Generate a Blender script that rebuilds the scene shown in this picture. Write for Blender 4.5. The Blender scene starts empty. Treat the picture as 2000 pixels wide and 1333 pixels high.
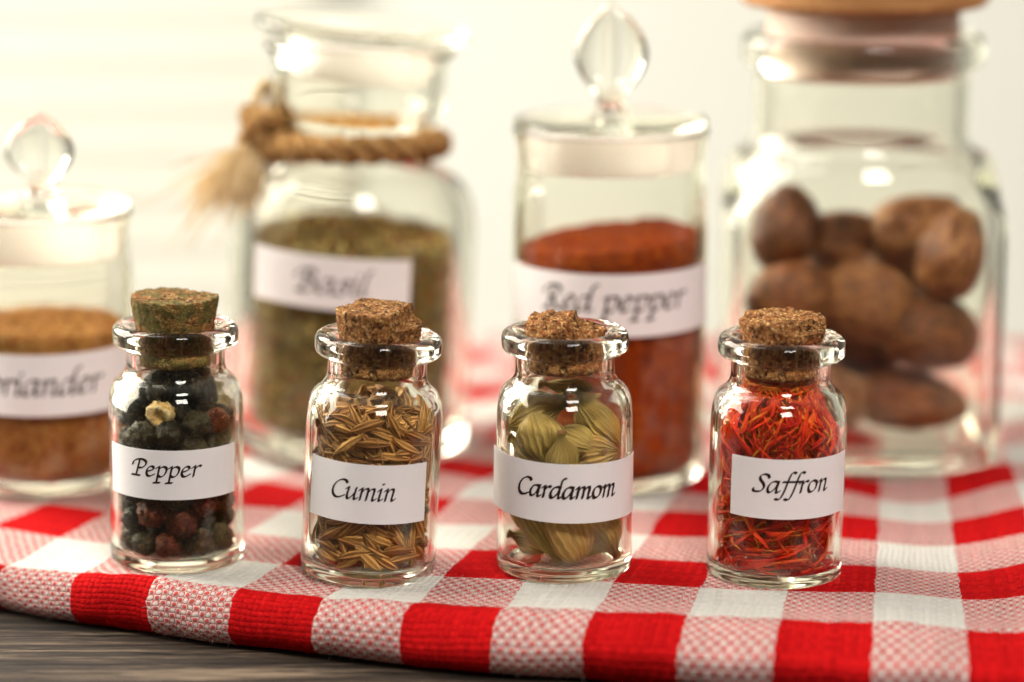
import bpy, math, random
import numpy as np
from mathutils import Vector, Matrix, noise

C = bpy.context.scene.collection
scene = bpy.context.scene
CM = 0.01
PI = math.pi
rad = math.radians

# ------------------------------------------------------------------ camera
CAM_Y, CAM_Z, PITCH, FPX = -44.6, 13.67, rad(12.5), 5556.0
cam_data = bpy.data.cameras.new('camera')
cam = bpy.data.objects.new('camera', cam_data)
C.objects.link(cam)
cam.location = (0, CAM_Y * CM, CAM_Z * CM)
cam.rotation_euler = (PI / 2 - PITCH, 0, 0)
cam_data.lens = 100
cam_data.sensor_width = 36
cam_data.clip_start = 0.01
cam_data.clip_end = 50
cam_data.dof.use_dof = True
cam_data.dof.focus_distance = 0.456
cam_data.dof.aperture_fstop = 6.0
scene.camera = cam

# ------------------------------------------------------------------ world, lamps, exposure
world = bpy.data.worlds.new('World')
scene.world = world
world.use_nodes = True
bg = world.node_tree.nodes['Background']
bg.inputs[0].default_value = (1.0, 0.95, 0.84, 1)
bg.inputs[1].default_value = 0.15
_wt = world.node_tree
_tc = _wt.nodes.new('ShaderNodeTexCoord')
_sx = _wt.nodes.new('ShaderNodeSeparateXYZ')
_mr = _wt.nodes.new('ShaderNodeMapRange')
_mr.interpolation_type = 'SMOOTHSTEP'
_wt.links.new(_tc.outputs['Generated'], _sx.inputs[0])
_wt.links.new(_sx.outputs[1], _mr.inputs[0])
for _i, _v in ((1, -0.50), (2, 0.10), (3, 0.07), (4, 0.58)):
    _mr.inputs[_i].default_value = _v
_wt.links.new(_mr.outputs[0], bg.inputs[1])


def area(name, loc, target, sx, sy, power, color):
    d = bpy.data.lights.new(name, 'AREA')
    d.shape = 'RECTANGLE'
    d.size, d.size_y = sx, sy
    d.energy = power
    d.color = color
    o = bpy.data.objects.new(name, d)
    C.objects.link(o)
    o.location = loc
    v = Vector(target) - Vector(loc)
    o.rotation_euler = v.to_track_quat('-Z', 'Y').to_euler()
    return o


L1 = area('window_light', (-0.88, 0.48, 0.45), (0, 0.03, 0.0), 1.0, 0.75, 36, (1.0, 0.94, 0.83))
L2 = area('front_light', (0.20, -0.60, 0.80), (0, 0, 0.0), 0.30, 0.22, 8.6, (1.0, 0.945, 0.90))
area('wall_fill', (-0.80, 0.45, 1.35), (-0.30, 1.2, -0.1), 1.2, 0.4, 11.2, (1.0, 0.99, 0.93))  # added unseen lamp, put in to brighten the back wall

vs = scene.view_settings
scene.display_settings.display_device = 'sRGB'
vs.view_transform = 'Standard'
vs.look = 'None'
vs.exposure = 0
vs.gamma = 1
vs.use_curve_mapping = False
cy = scene.cycles
cy.max_bounces = 24
cy.transmission_bounces = 20
cy.glossy_bounces = 10
cy.transparent_max_bounces = 16
cy.diffuse_bounces = 4
cy.caustics_reflective = True
cy.caustics_refractive = True
cy.blur_glossy = 0.0
cy.sample_clamp_indirect = 60
cy.use_denoising = True


# ------------------------------------------------------------------ pixel -> world helper (cm), only used to read real positions
def ray(px, py):
    dx, dv = (px - 1000) / FPX, (666.5 - py) / FPX
    return Vector((dx, math.cos(PITCH) + dv * math.sin(PITCH), -math.sin(PITCH) + dv * math.cos(PITCH)))


def on_z(px, py, z=0.0):
    d = ray(px, py)
    k = (z - CAM_Z) / d.z
    return Vector((d.x * k, CAM_Y + d.y * k, z))


def on_y(px, py, y):
    d = ray(px, py)
    k = (y - CAM_Y) / d.y
    return Vector((d.x * k, y, CAM_Z + d.z * k))


# ------------------------------------------------------------------ object helpers (all authored in cm)
def mesh_obj(name, verts, faces, mat, parent=None, smooth=True, uvs=None, normals=None):
    me = bpy.data.meshes.new(name)
    me.from_pydata([(v[0] * CM, v[1] * CM, v[2] * CM) for v in verts], [], faces)
    if mat:
        me.materials.append(mat)
    if smooth:
        me.polygons.foreach_set('use_smooth', [True] * len(me.polygons))
    if uvs is not None:
        ul = me.uv_layers.new(name='UVMap')
        li = np.empty(len(me.loops), dtype=np.int32)
        me.loops.foreach_get('vertex_index', li)
        ul.data.foreach_set('uv', np.asarray(uvs, dtype=np.float32)[li].ravel())
    me.update()
    if normals is not None:
        me.normals_split_custom_set_from_vertices([tuple(n) for n in normals])
    o = bpy.data.objects.new(name, me)
    C.objects.link(o)
    if parent:
        o.parent = parent
    return o


def tag(o, label, cat, group=None, kind=None):
    o['label'] = label
    if cat:
        o['category'] = cat
    if group:
        o['group'] = group
    if kind:
        o['kind'] = kind
    return o


def empty(name, label, cat, M, group=None):
    o = bpy.data.objects.new(name, None)
    o.empty_display_size = 0.005
    C.objects.link(o)
    o.matrix_world = M
    return tag(o, label, cat, group)


def frame(x, y, z, tilt_x=0.0, tilt_y=0.0, rot_z=0.0):
    """matrix in metres of something standing at x, y, z (cm)"""
    return (Matrix.Translation((x * CM, y * CM, z * CM)) @ Matrix.Rotation(rad(tilt_y), 4, 'Y')
            @ Matrix.Rotation(rad(tilt_x), 4, 'X') @ Matrix.Rotation(rad(rot_z), 4, 'Z'))


def local(M, x, y, z, rot=None):
    L = Matrix.Translation((x * CM, y * CM, z * CM))
    if rot is not None:
        L = L @ rot.to_4x4()
    return M @ L


# ------------------------------------------------------------------ node helpers
class NT:
    def __init__(self, name):
        self.mat = bpy.data.materials.new(name)
        self.mat.use_nodes = True
        self.t = self.mat.node_tree
        self.t.nodes.clear()
        self.out = self.t.nodes.new('ShaderNodeOutputMaterial')

    def n(self, typ, **kw):
        nd = self.t.nodes.new(typ)
        for k, v in kw.items():
            setattr(nd, k, v)
        return nd

    def put(self, sock, v):
        if isinstance(v, bpy.types.NodeSocket):
            self.t.links.new(v, sock)
        elif v is not None:
            sock.default_value = v

    def m(self, op, a, b=None, c=None, clamp=False):
        nd = self.n('ShaderNodeMath', operation=op)
        nd.use_clamp = clamp
        self.put(nd.inputs[0], a)
        if b is not None:
            self.put(nd.inputs[1], b)
        if c is not None:
            self.put(nd.inputs[2], c)
        return nd.outputs[0]

    def mix(self, f, a, b, typ='MIX'):
        nd = self.n('ShaderNodeMix', data_type='RGBA', blend_type=typ)
        self.put(nd.inputs['Factor'], f)
        self.put(nd.inputs[6], a if not isinstance(a, tuple) else (*a, 1))
        self.put(nd.inputs[7], b if not isinstance(b, tuple) else (*b, 1))
        return nd.outputs[2]

    def ramp(self, f, stops):
        nd = self.n('ShaderNodeValToRGB')
        e = nd.color_ramp.elements
        while len(e) < len(stops):
            e.new(0.5)
        for el, (p, c) in zip(e, stops):
            el.position = p
            el.color = (*c, 1) if isinstance(c, tuple) else (c, c, c, 1)
        self.put(nd.inputs[0], f)
        return nd.outputs[0]

    def coord(self, which='Object', scale=(1, 1, 1), rot=(0, 0, 0)):
        tc = self.n('ShaderNodeTexCoord')
        mp = self.n('ShaderNodeMapping')
        mp.inputs['Scale'].default_value = scale
        mp.inputs['Rotation'].default_value = rot
        self.t.links.new(tc.outputs[which], mp.inputs[0])
        return mp.outputs[0]

    def noise(self, vec, scale, detail=4, rough=0.55, dist=0.0):
        nd = self.n('ShaderNodeTexNoise')
        self.put(nd.inputs['Vector'], vec)
        nd.inputs['Scale'].default_value = scale
        nd.inputs['Detail'].default_value = detail
        nd.inputs['Roughness'].default_value = rough
        nd.inputs['Distortion'].default_value = dist
        return nd.outputs[0]

    def voro(self, vec, scale, feature='F1'):
        nd = self.n('ShaderNodeTexVoronoi', feature=feature)
        self.put(nd.inputs['Vector'], vec)
        nd.inputs['Scale'].default_value = scale
        return nd

    def bump(self, h, dist, strength=1.0):
        nd = self.n('ShaderNodeBump')
        nd.inputs['Strength'].default_value = strength
        nd.inputs['Distance'].default_value = dist
        self.put(nd.inputs['Height'], h)
        return nd.outputs[0]

    def bsdf(self, color, rough=0.6, normal=None, spec=0.5, sheen=0.0, sss=0.0, trans=0.0, coat=0.0):
        b = self.n('ShaderNodeBsdfPrincipled')
        self.put(b.inputs['Base Color'], (*color, 1) if isinstance(color, tuple) else color)
        self.put(b.inputs['Roughness'], rough)
        b.inputs['Specular IOR Level'].default_value = spec
        b.inputs['Sheen Weight'].default_value = sheen
        b.inputs['Transmission Weight'].default_value = trans
        b.inputs['Coat Weight'].default_value = coat
        if sss:
            b.inputs['Subsurface Weight'].default_value = sss
            b.inputs['Subsurface Radius'].default_value = (1.0, 0.5, 0.25)
            b.inputs['Subsurface Scale'].default_value = 0.001
        if normal is not None:
            self.put(b.inputs['Normal'], normal)
        self.t.links.new(b.outputs[0], self.out.inputs[0])
        return self.mat


def m_glass():
    k = NT('clear_glass')
    g = k.n('ShaderNodeBsdfGlass')
    g.inputs['Color'].default_value = (0.985, 0.985, 0.955, 1)
    g.inputs['Roughness'].default_value = 0.0
    g.inputs['IOR'].default_value = 1.39
    k.t.links.new(g.outputs[0], k.out.inputs[0])
    return k.mat


def m_frosted():
    k = NT('ground_glass')
    g = k.n('ShaderNodeBsdfGlass')
    g.inputs['Color'].default_value = (0.97, 0.97, 0.96, 1)
    g.inputs['Roughness'].default_value = 0.55
    g.inputs['IOR'].default_value = 1.45
    d = k.n('ShaderNodeBsdfTranslucent')
    d.inputs['Color'].default_value = (0.97, 0.95, 0.92, 1)
    e = k.n('ShaderNodeBsdfDiffuse')
    e.inputs['Color'].default_value = (0.85, 0.82, 0.81, 1)
    a = k.n('ShaderNodeMixShader')
    a.inputs[0].default_value = 0.2
    k.t.links.new(d.outputs[0], a.inputs[1])
    k.t.links.new(e.outputs[0], a.inputs[2])
    b = k.n('ShaderNodeMixShader')
    b.inputs[0].default_value = 0.6
    k.t.links.new(g.outputs[0], b.inputs[1])
    k.t.links.new(a.outputs[0], b.inputs[2])
    k.t.links.new(b.outputs[0], k.out.inputs[0])
    return k.mat


def m_paper():
    k = NT('label_paper')
    v = k.coord()
    n1 = k.noise(v, 900, 3)
    n2 = k.noise(v, 5000, 2)
    col = k.mix(n1, (0.84, 0.81, 0.80), (0.875, 0.85, 0.845))
    return k.bsdf(col, 0.75, k.bump(k.m('ADD', n1, k.m('MULTIPLY', n2, 0.5)), 0.00002), 0.2)


def m_ink():
    k = NT('dark_ink')
    v = k.coord()
    col = k.mix(k.noise(v, 4000, 3), (0.012, 0.006, 0.005), (0.05, 0.022, 0.018))
    return k.bsdf(col, 0.6, None, 0.2)


def m_cork(name, moss=0.0, warm=0.0):
    k = NT(name)
    v = k.coord()
    n0 = k.noise(v, 700, 3)
    wv = k.n('ShaderNodeVectorMath', operation='ADD')
    k.t.links.new(v, wv.inputs[0])
    sc = k.n('ShaderNodeVectorMath', operation='SCALE')
    k.t.links.new(k.t.nodes.new('ShaderNodeTexNoise').outputs[1], sc.inputs[0])
    sc.inputs['Scale'].default_value = 0.0
    k.t.links.new(sc.outputs[0], wv.inputs[1])
    vo = k.voro(v, 1900)
    ve = k.voro(v, 1900, 'DISTANCE_TO_EDGE')
    cellr = k.n('ShaderNodeSeparateColor')
    k.t.links.new(vo.outputs['Color'], cellr.inputs[0])
    a = (0.30 + warm, 0.135, 0.045)
    col = k.ramp(cellr.outputs[0], [(0.0, (0.15, 0.052, 0.015)), (0.3, (a[0], a[1] - .01, a[2] - .008)), (0.75, (0.41, 0.20, 0.064)), (1.0, (0.62, 0.37, 0.15))])
    edge = k.ramp(ve.outputs['Distance'], [(0.0, 0.0), (0.16, 1.0)])
    col = k.mix(k.m('MULTIPLY', k.m('SUBTRACT', 1.0, edge), 0.45), col, (0.09, 0.036, 0.014))
    pit = k.ramp(k.noise(v, 900, 5, 0.7), [(0.38, 1.0), (0.45, 0.0)])
    col = k.mix(k.m('MULTIPLY', pit, 0.85), col, (0.045, 0.02, 0.01))
    if moss:
        mm = k.ramp(k.noise(v, 230, 4, 0.6), [(0.40, 0.0), (0.58, 1.0)])
        col = k.mix(k.m('MULTIPLY', mm, moss), col, (0.13, 0.125, 0.035))
    h = k.m('SUBTRACT', k.m('ADD', k.m('MULTIPLY', edge, 0.4), k.m('MULTIPLY', n0, 0.8)), k.m('MULTIPLY', pit, 0.9))
    return k.bsdf(col, 0.85, k.bump(h, 0.0003), 0.15)


def m_cloth():
    k = NT('gingham_cotton')
    uv = k.n('ShaderNodeUVMap')
    uv.uv_map = 'UVMap'
    s = k.n('ShaderNodeSeparateXYZ')
    k.t.links.new(uv.outputs[0], s.inputs[0])
    wob = k.noise(uv.outputs[0], 2.3, 3)
    wob2 = k.noise(uv.outputs[0], 9.0, 2)
    wv = k.m('ADD', k.m('MULTIPLY', k.m('SUBTRACT', wob, 0.5), 0.10), k.m('MULTIPLY', k.m('SUBTRACT', wob2, 0.5), 0.03))
    u = k.m('ADD', s.outputs[0], wv)
    v = k.m('ADD', s.outputs[1], k.m('MULTIPLY', wv, 0.8))
    NTH = 14.0
    tu, tv = k.m('MULTIPLY', u, NTH), k.m('MULTIPLY', v, NTH)
    iu, iv = k.m('FLOOR', tu), k.m('FLOOR', tv)
    fu, fv = k.m('SUBTRACT', tu, iu), k.m('SUBTRACT', tv, iv)
    over = k.m('FLOORED_MODULO', k.m('ADD', iu, iv), 2.0)
    ru = k.m('SUBTRACT', 1.0, k.m('FLOORED_MODULO', k.m('FLOOR', k.m('DIVIDE', k.m('ADD', iu, 0.5), NTH)), 2.0))
    rv = k.m('SUBTRACT', 1.0, k.m('FLOORED_MODULO', k.m('FLOOR', k.m('DIVIDE', k.m('ADD', iv, 0.5), NTH)), 2.0))
    su, sv = k.m('SINE', k.m('MULTIPLY', fu, PI)), k.m('SINE', k.m('MULTIPLY', fv, PI))
    inv = k.m('SUBTRACT', 1.0, over)
    c_over = k.m('ADD', k.m('MULTIPLY', over, ru), k.m('MULTIPLY', inv, rv))
    c_under = k.m('ADD', k.m('MULTIPLY', inv, ru), k.m('MULTIPLY', over, rv))
    oval = k.m('MULTIPLY', k.m('POWER', su, 0.8), k.m('POWER', sv, 0.8))
    oval = k.m('ADD', oval, k.m('MULTIPLY', k.m('SUBTRACT', k.noise(uv.outputs[0], 40, 3), 0.5), 0.5))
    ss = k.n('ShaderNodeMapRange', interpolation_type='SMOOTHSTEP')
    k.t.links.new(oval, ss.inputs[0])
    ss.inputs[1].default_value, ss.inputs[2].default_value = 0.15, 0.75
    red_amt = k.m('ADD', k.m('MULTIPLY', c_over, ss.outputs[0]), k.m('MULTIPLY', c_under, k.m('SUBTRACT', 1.0, ss.outputs[0])))
    red_amt = k.m('ADD', k.m('MULTIPLY', red_amt, 0.76), k.m('MULTIPLY', k.m('ADD', ru, rv), 0.12))
    tn = k.noise(uv.outputs[0], 60, 3)
    wn = k.n('ShaderNodeTexWhiteNoise', noise_dimensions='2D')
    cv = k.n('ShaderNodeCombineXYZ')
    k.put(cv.inputs[0], k.m('ADD', k.m('MULTIPLY', over, iu), k.m('MULTIPLY', inv, 977.0)))
    k.put(cv.inputs[1], k.m('ADD', k.m('MULTIPLY', inv, iv), k.m('MULTIPLY', over, 531.0)))
    k.t.links.new(cv.outputs[0], wn.inputs[0])
    tn = k.m('ADD', k.m('MULTIPLY', tn, 0.6), k.m('MULTIPLY', wn.outputs[0], 0.55))
    red = k.mix(tn, (0.40, 0.003, 0.005), (0.73, 0.010, 0.011))
    whi = k.mix(tn, (0.66, 0.63, 0.57), (0.87, 0.84, 0.77))
    col = k.mix(red_amt, whi, red)
    hu = k.m('MULTIPLY', k.m('POWER', su, 0.6), k.m('ADD', 0.45, k.m('MULTIPLY', sv, 0.55)))
    hv = k.m('MULTIPLY', k.m('POWER', sv, 0.6), k.m('ADD', 0.45, k.m('MULTIPLY', su, 0.55)))
    h = k.m('ADD', k.m('MULTIPLY', over, hu), k.m('MULTIPLY', k.m('SUBTRACT', 1.0, over), hv))
    fz = k.noise(uv.outputs[0], 170, 3, 0.7)
    h = k.m('ADD', h, k.m('MULTIPLY', fz, 0.5))
    return k.bsdf(col, 0.9, k.bump(h, 0.00045), 0.03)


def m_wood(name, c0, c1, c2, scale, rot=0.0, bumpd=0.0006, rough=0.65, wear=0.0):
    k = NT(name)
    v = k.coord('Object', (scale, scale * 14, scale * 14), (0, 0, rot))
    n1 = k.noise(v, 6, 8, 0.68, 0.6)
    n2 = k.noise(k.coord('Object', (scale * 3, scale * 60, scale * 60), (0, 0, rot)), 9, 6, 0.7, 0.3)
    n3 = k.noise(k.coord('Object', (scale * .5, scale * 9, scale * 9), (0, 0, rot)), 5, 4, 0.6, 0.8)
    f = k.m('ADD', k.m('MULTIPLY', n1, 0.45), k.m('ADD', k.m('MULTIPLY', n2, 0.3), k.m('MULTIPLY', n3, 0.25)))
    col = k.ramp(f, [(0.38, c0), (0.5, c1), (0.62, c2)])
    crack = k.ramp(k.noise(k.coord('Object', (scale * .9, scale * 26, scale * 26), (0, 0, rot)), 7, 5, 0.65, 0.5), [(0.36, 1.0), (0.42, 0.0)])
    col = k.mix(k.m('MULTIPLY', crack, wear), col, tuple(a * .5 for a in c0))
    h = k.m('SUBTRACT', f, k.m('MULTIPLY', crack, 0.6 * wear))
    return k.bsdf(col, rough, k.bump(h, bumpd), 0.25)


def m_noise(name, stops, scale, rough=0.8, bumpd=0.0, spec=0.2, objrand=0.0, detail=4):
    k = NT(name)
    v = k.coord()
    f = k.noise(v, scale, detail, 0.6)
    if objrand:
        oi = k.n('ShaderNodeObjectInfo')
        f = k.m('ADD', f, k.m('MULTIPLY', k.m('SUBTRACT', oi.outputs['Random'], 0.5), objrand))
    col = k.ramp(f, stops)
    return k.bsdf(col, rough, k.bump(f, bumpd) if bumpd else None, spec)


def m_ribbed(name, valley, rib, nrib, rough=0.6, objrand=0.3, spec=0.3, tip=None):
    """seed / pod skin: pale ribs running lengthwise, uv = (along, around)"""
    k = NT(name)
    uv = k.n('ShaderNodeUVMap')
    uv.uv_map = 'UVMap'
    s = k.n('ShaderNodeSeparateXYZ')
    k.t.links.new(uv.outputs[0], s.inputs[0])
    v = k.coord()
    nz = k.noise(v, 500, 3)
    a = k.m('ADD', s.outputs[1], k.m('MULTIPLY', k.m('SUBTRACT', nz, 0.5), 0.05))
    w = k.m('ADD', 0.5, k.m('MULTIPLY', k.m('SINE', k.m('MULTIPLY', a, 2 * PI * nrib)), 0.5))
    w = k.m('POWER', w, 1.6)
    oi = k.n('ShaderNodeObjectInfo')
    big = k.noise(v, 160, 3)
    f = k.m('ADD', w, k.m('ADD', k.m('MULTIPLY', k.m('SUBTRACT', oi.outputs['Random'], 0.5), objrand * 2), k.m('MULTIPLY', k.m('SUBTRACT', big, 0.5), 0.8)), clamp=True)
    col = k.mix(f, valley, rib)
    if tip:
        tf = k.ramp(s.outputs[0], [(0.93, 0.0), (0.98, 1.0)])
        col = k.mix(tf, col, tip)
    h = k.m('ADD', w, k.m('MULTIPLY', nz, 0.6))
    return k.bsdf(col, rough, k.bump(h, 0.00025), spec)


def m_pepper(name, lo, mid, hi):
    k = NT(name)
    v = k.coord()
    oi = k.n('ShaderNodeObjectInfo')
    n1 = k.noise(v, 380, 5, 0.65, 0.6)
    f = k.m('ADD', n1, k.m('MULTIPLY', k.m('SUBTRACT', oi.outputs['Random'], 0.5), 0.15))
    col = k.ramp(f, [(0.35, lo), (0.55, mid), (0.75, hi)])
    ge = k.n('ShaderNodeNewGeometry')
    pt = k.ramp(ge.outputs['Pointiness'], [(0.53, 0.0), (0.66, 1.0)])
    col = k.mix(k.m('MULTIPLY', pt, 0.8), col, tuple(min(1, a * 2.0) for a in hi))  # ridges painted lighter: worn skin plus the glint along wrinkle edges
    return k.bsdf(col, 0.38, k.bump(k.noise(v, 900, 4), 0.0003), 0.22)


def m_saffron():
    k = NT('saffron_red')
    uv = k.n('ShaderNodeUVMap')
    uv.uv_map = 'UVMap'
    s = k.n('ShaderNodeSeparateXYZ')
    k.t.links.new(uv.outputs[0], s.inputs[0])
    oi = k.n('ShaderNodeObjectInfo')
    rnd = k.m('FRACT', k.m('ADD', oi.outputs['Random'], k.m('MULTIPLY', s.outputs[1], 0.0)))
    along = k.m('ADD', s.outputs[0], k.m('MULTIPLY', k.m('SUBTRACT', rnd, 0.5), 0.7), clamp=True)
    col = k.ramp(along, [(0.0, (0.50, 0.012, 0.003)), (0.35, (0.72, 0.03, 0.004)), (0.80, (0.80, 0.075, 0.006)), (1.0, (0.80, 0.24, 0.022))])
    dk = k.noise(k.coord(), 300, 3)
    col = k.mix(k.m('MULTIPLY', dk, 0.25), col, (0.16, 0.006, 0.004))
    return k.bsdf(col, 0.6, None, 0.12, sss=0.0)


GLASS, FROST = m_glass(), m_frosted()
PAPER, INK = m_paper(), m_ink()

# ------------------------------------------------------------------ setting: table, cloth, wall, blind
WOOD = m_wood('weathered_wood', (0.006, 0.004, 0.002), (0.036, 0.023, 0.014), (0.25, 0.18, 0.12), 5.0, rad(4), 0.0012, 0.7, 0.85)
TABLE_Z = -0.95


def box(bounds):
    x0, x1, y0, y1, z0, z1 = bounds
    v = [(x, y, z) for z in (z0, z1) for y in (y0, y1) for x in (x0, x1)]
    f = [(0, 2, 3, 1), (4, 5, 7, 6), (0, 1, 5, 4), (2, 6, 7, 3), (0, 4, 6, 2), (1, 3, 7, 5)]
    return v, f


def boxes(name, lst, mat, parent=None):
    V, F = [], []
    for b in lst:
        v, f = box(b)
        F += [tuple(i + len(V) for i in q) for q in f]
        V += v
    return mesh_obj(name, V, F, mat, parent, smooth=False)


table = empty('wooden_table', 'weathered grey brown wooden table under the folded gingham cloth', 'table', Matrix.Identity(4))
planks = [(-32, 32, y0, y0 + 19.94, TABLE_Z - 2.5, TABLE_Z) for y0 in (-34.0, -14.0)] + [(-32, 32, 6.0, 18.0, TABLE_Z - 2.5, TABLE_Z)]
for b in planks:
    boxes('plank', [b], WOOD, table)

WALL = m_noise('wall_paint', [(0.3, (0.79, 0.795, 0.735)), (0.7, (0.82, 0.825, 0.77))], 6, 0.9)
w = mesh_obj('wall', [(-260, 122, -160), (260, 122, -160), (260, 122, 220), (-260, 122, 220)], [(0, 1, 2, 3)], WALL, smooth=False)
tag(w, 'pale cream wall far behind the jars', None, kind='structure')
fl = mesh_obj('floor', [(-260, -200, -75), (260, -200, -75), (260, 121.9, -75), (-260, 121.9, -75)], [(0, 1, 2, 3)],
              m_noise('floor_paint', [(0.3, (0.62, 0.60, 0.55)), (0.7, (0.66, 0.64, 0.58))], 5), smooth=False)
tag(fl, 'pale floor below the table', None, kind='structure')

blind = empty('window_blind', 'cream horizontal slat blind hanging on the wall at the left', 'blind', frame(-41, 120.2, 0))
SLAT = m_noise('slat_paint', [(0.3, (0.75, 0.735, 0.65)), (0.7, (0.78, 0.765, 0.68))], 30, 0.6)
for i in range(22):
    z = -36 + i * 2.7
    v = [(-30, -0.4, z - 1.25), (30, -0.4, z - 1.25), (30, 0.4, z + 1.25), (-30, 0.4, z + 1.25)]
    v += [(a, b - 0.05, c + 0.12) for a, b, c in v]
    mesh_obj('slat', v, [(3, 2, 1, 0), (4, 5, 6, 7), (0, 1, 5, 4), (1, 2, 6, 5), (2, 3, 7, 6), (3, 0, 4, 7)], SLAT, blind, smooth=False)

# --- cloth: front fold follows a curve read off the photograph
edge_px = [(0, 1188), (250, 1217), (500, 1262), (750, 1292), (1000, 1313), (1250, 1331), (1500, 1347), (2000, 1372)]
pts = [on_z(x, y, -0.75) for x, y in edge_px]
coef = np.polyfit([p.x for p in pts], [p.y for p in pts], 3)
XS = np.linspace(-26, 26, 2081)


def edge_y(x):
    xc = np.clip(x, -9.6, 9.3)
    y = np.polyval(coef, xc)
    return y + np.polyval(np.polyder(coef), xc) * (x - xc)


EY = edge_y(XS)
DS = np.concatenate([[0], np.cumsum(np.hypot(np.diff(XS), np.diff(EY)))])
DS -= np.interp(0, XS, DS)
TX, TY = np.gradient(XS, DS), np.gradient(EY, DS)
CHECK, S_PHASE, T_PHASE = 1.42, 0.0, 0.0


def s_of_px(px, py, z=-0.4):
    p = on_z(px, py, z)
    i = int(np.argmin((XS - p.x) ** 2 + (EY - p.y) ** 2))
    return DS[i]


EDGE_STOPS = [s_of_px(*q) for q in [(320, 1178), (455, 1200), (635, 1225), (785, 1240), (960, 1250), (1130, 1262), (1320, 1268), (1510, 1272), (1710, 1275), (1910, 1275)]]
_k = np.arange(len(EDGE_STOPS))
CHECK, _off = np.polyfit(_k, EDGE_STOPS, 1)
# stop 0 is the right end of a red column
S0 = _off - CHECK
print('check', CHECK, 'stops', np.round(np.diff(EDGE_STOPS), 2))


def cloth_height(x, y):
    """gentle folds of the cloth top, cm"""
    w = 0.25 * math.sin(y * 0.5)
    h = 0.24 * math.exp(-((x - 9.6 + w) / 1.2) ** 2) - 0.15 * math.exp(-((x - 7.3 + w) / 1.1) ** 2)
    h += 0.07 * math.sin(x * 1.9 + y * 0.8) * max(0.0, min(1.0, (y - 2) / 3))
    h += 0.05 * math.sin(x * 0.9 + y * 0.35 + 1.0) * 0.6
    h += 0.04 * noise.noise((x * 0.35, y * 0.35, 3.1))
    h -= 0.16 * math.exp(-((x + 8.3) / 1.6) ** 2 - ((y + 0.5) / 2.5) ** 2)
    return h


RF = 0.475      # half the thickness of the folded front
ANG = [rad(a) for a in np.linspace(-70, 90, 26)]
dback = np.concatenate([np.arange(0.06, 8, 0.08), np.arange(8, 30, 0.25)])
A0 = 1.5                      # cloth length from the table edge up to the crest
T_FRONT = A0 + 0.0            # row boundary lies at the crest
s_vals = np.concatenate([np.arange(-22, -11, 0.3), np.arange(-11, 11, 0.08), np.arange(11, 22, 0.3)])
V, UV, F = [], [], []
BACK_Y = 17.5
for s in s_vals:
    x0, y0 = np.interp(s, DS, XS), np.interp(s, DS, EY)
    tx, ty = np.interp(s, DS, TX), np.interp(s, DS, TY)
    sb = float(np.interp(x0, [-10, -7, -3, 0, 4, 9], [0.30, 0.32, 0.55, 0.85, 1.3, 1.65]))
    prof = [(sb * (1 - math.cos(t)) if t > 0 else RF * 1.15 * (1 - math.cos(t)), -RF + RF * math.sin(t)) for t in ANG]
    arc = [0.0]
    for p, q in zip(prof, prof[1:]):
        arc.append(arc[-1] + math.hypot(q[0] - p[0], q[1] - p[1]))
    d0 = prof[-1][0]
    prof = [(d, z, a / arc[-1] * A0) for (d, z), a in zip(prof, arc)] + [(d0 + b, 0.0, A0 + b) for b in dback]
    for d, z, a in prof:
        x, y = x0 - ty * d, y0 + tx * d
        zz = z
        k = min(1.0, max(0.0, (z + 2 * RF) / (2 * RF)))
        hh = cloth_height(x, y) * k
        if d > d0:
            hh -= 0.04 * math.exp(-((d - d0 - 0.5) / 0.5) ** 2)
        else:
            hh += (0.07 * noise.noise((x * 0.7, a * 1.2, 1.7)) + 0.03 * noise.noise((x * 2.3, a * 2, 4.7))) * k
            y += 0.14 * noise.noise((s * 0.45, 5.0, a * 0.6)) + 0.05 * noise.noise((s * 1.6, 2.0, a * 0.9))
        if y > BACK_Y:
            zz -= (y - BACK_Y) * 2.0
            y = BACK_Y + (y - BACK_Y) * 0.05
        V.append((x, y, zz + hh))
        UV.append(((s - S0) / CHECK, (a - T_FRONT) / CHECK + 1))
n = len(prof)
for i in range(len(s_vals) - 1):
    for j in range(n - 1):
        a = i * n + j
        F.append((a, a + n, a + n + 1, a + 1))
cloth = mesh_obj('tablecloth', V, F, m_cloth(), uvs=UV)
tag(cloth, 'red and white gingham cotton cloth folded thick on the wooden table', 'tablecloth')
sol = cloth.modifiers.new('thickness', 'SOLIDIFY')
sol.thickness = 0.0008
sol.offset = -1

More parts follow.
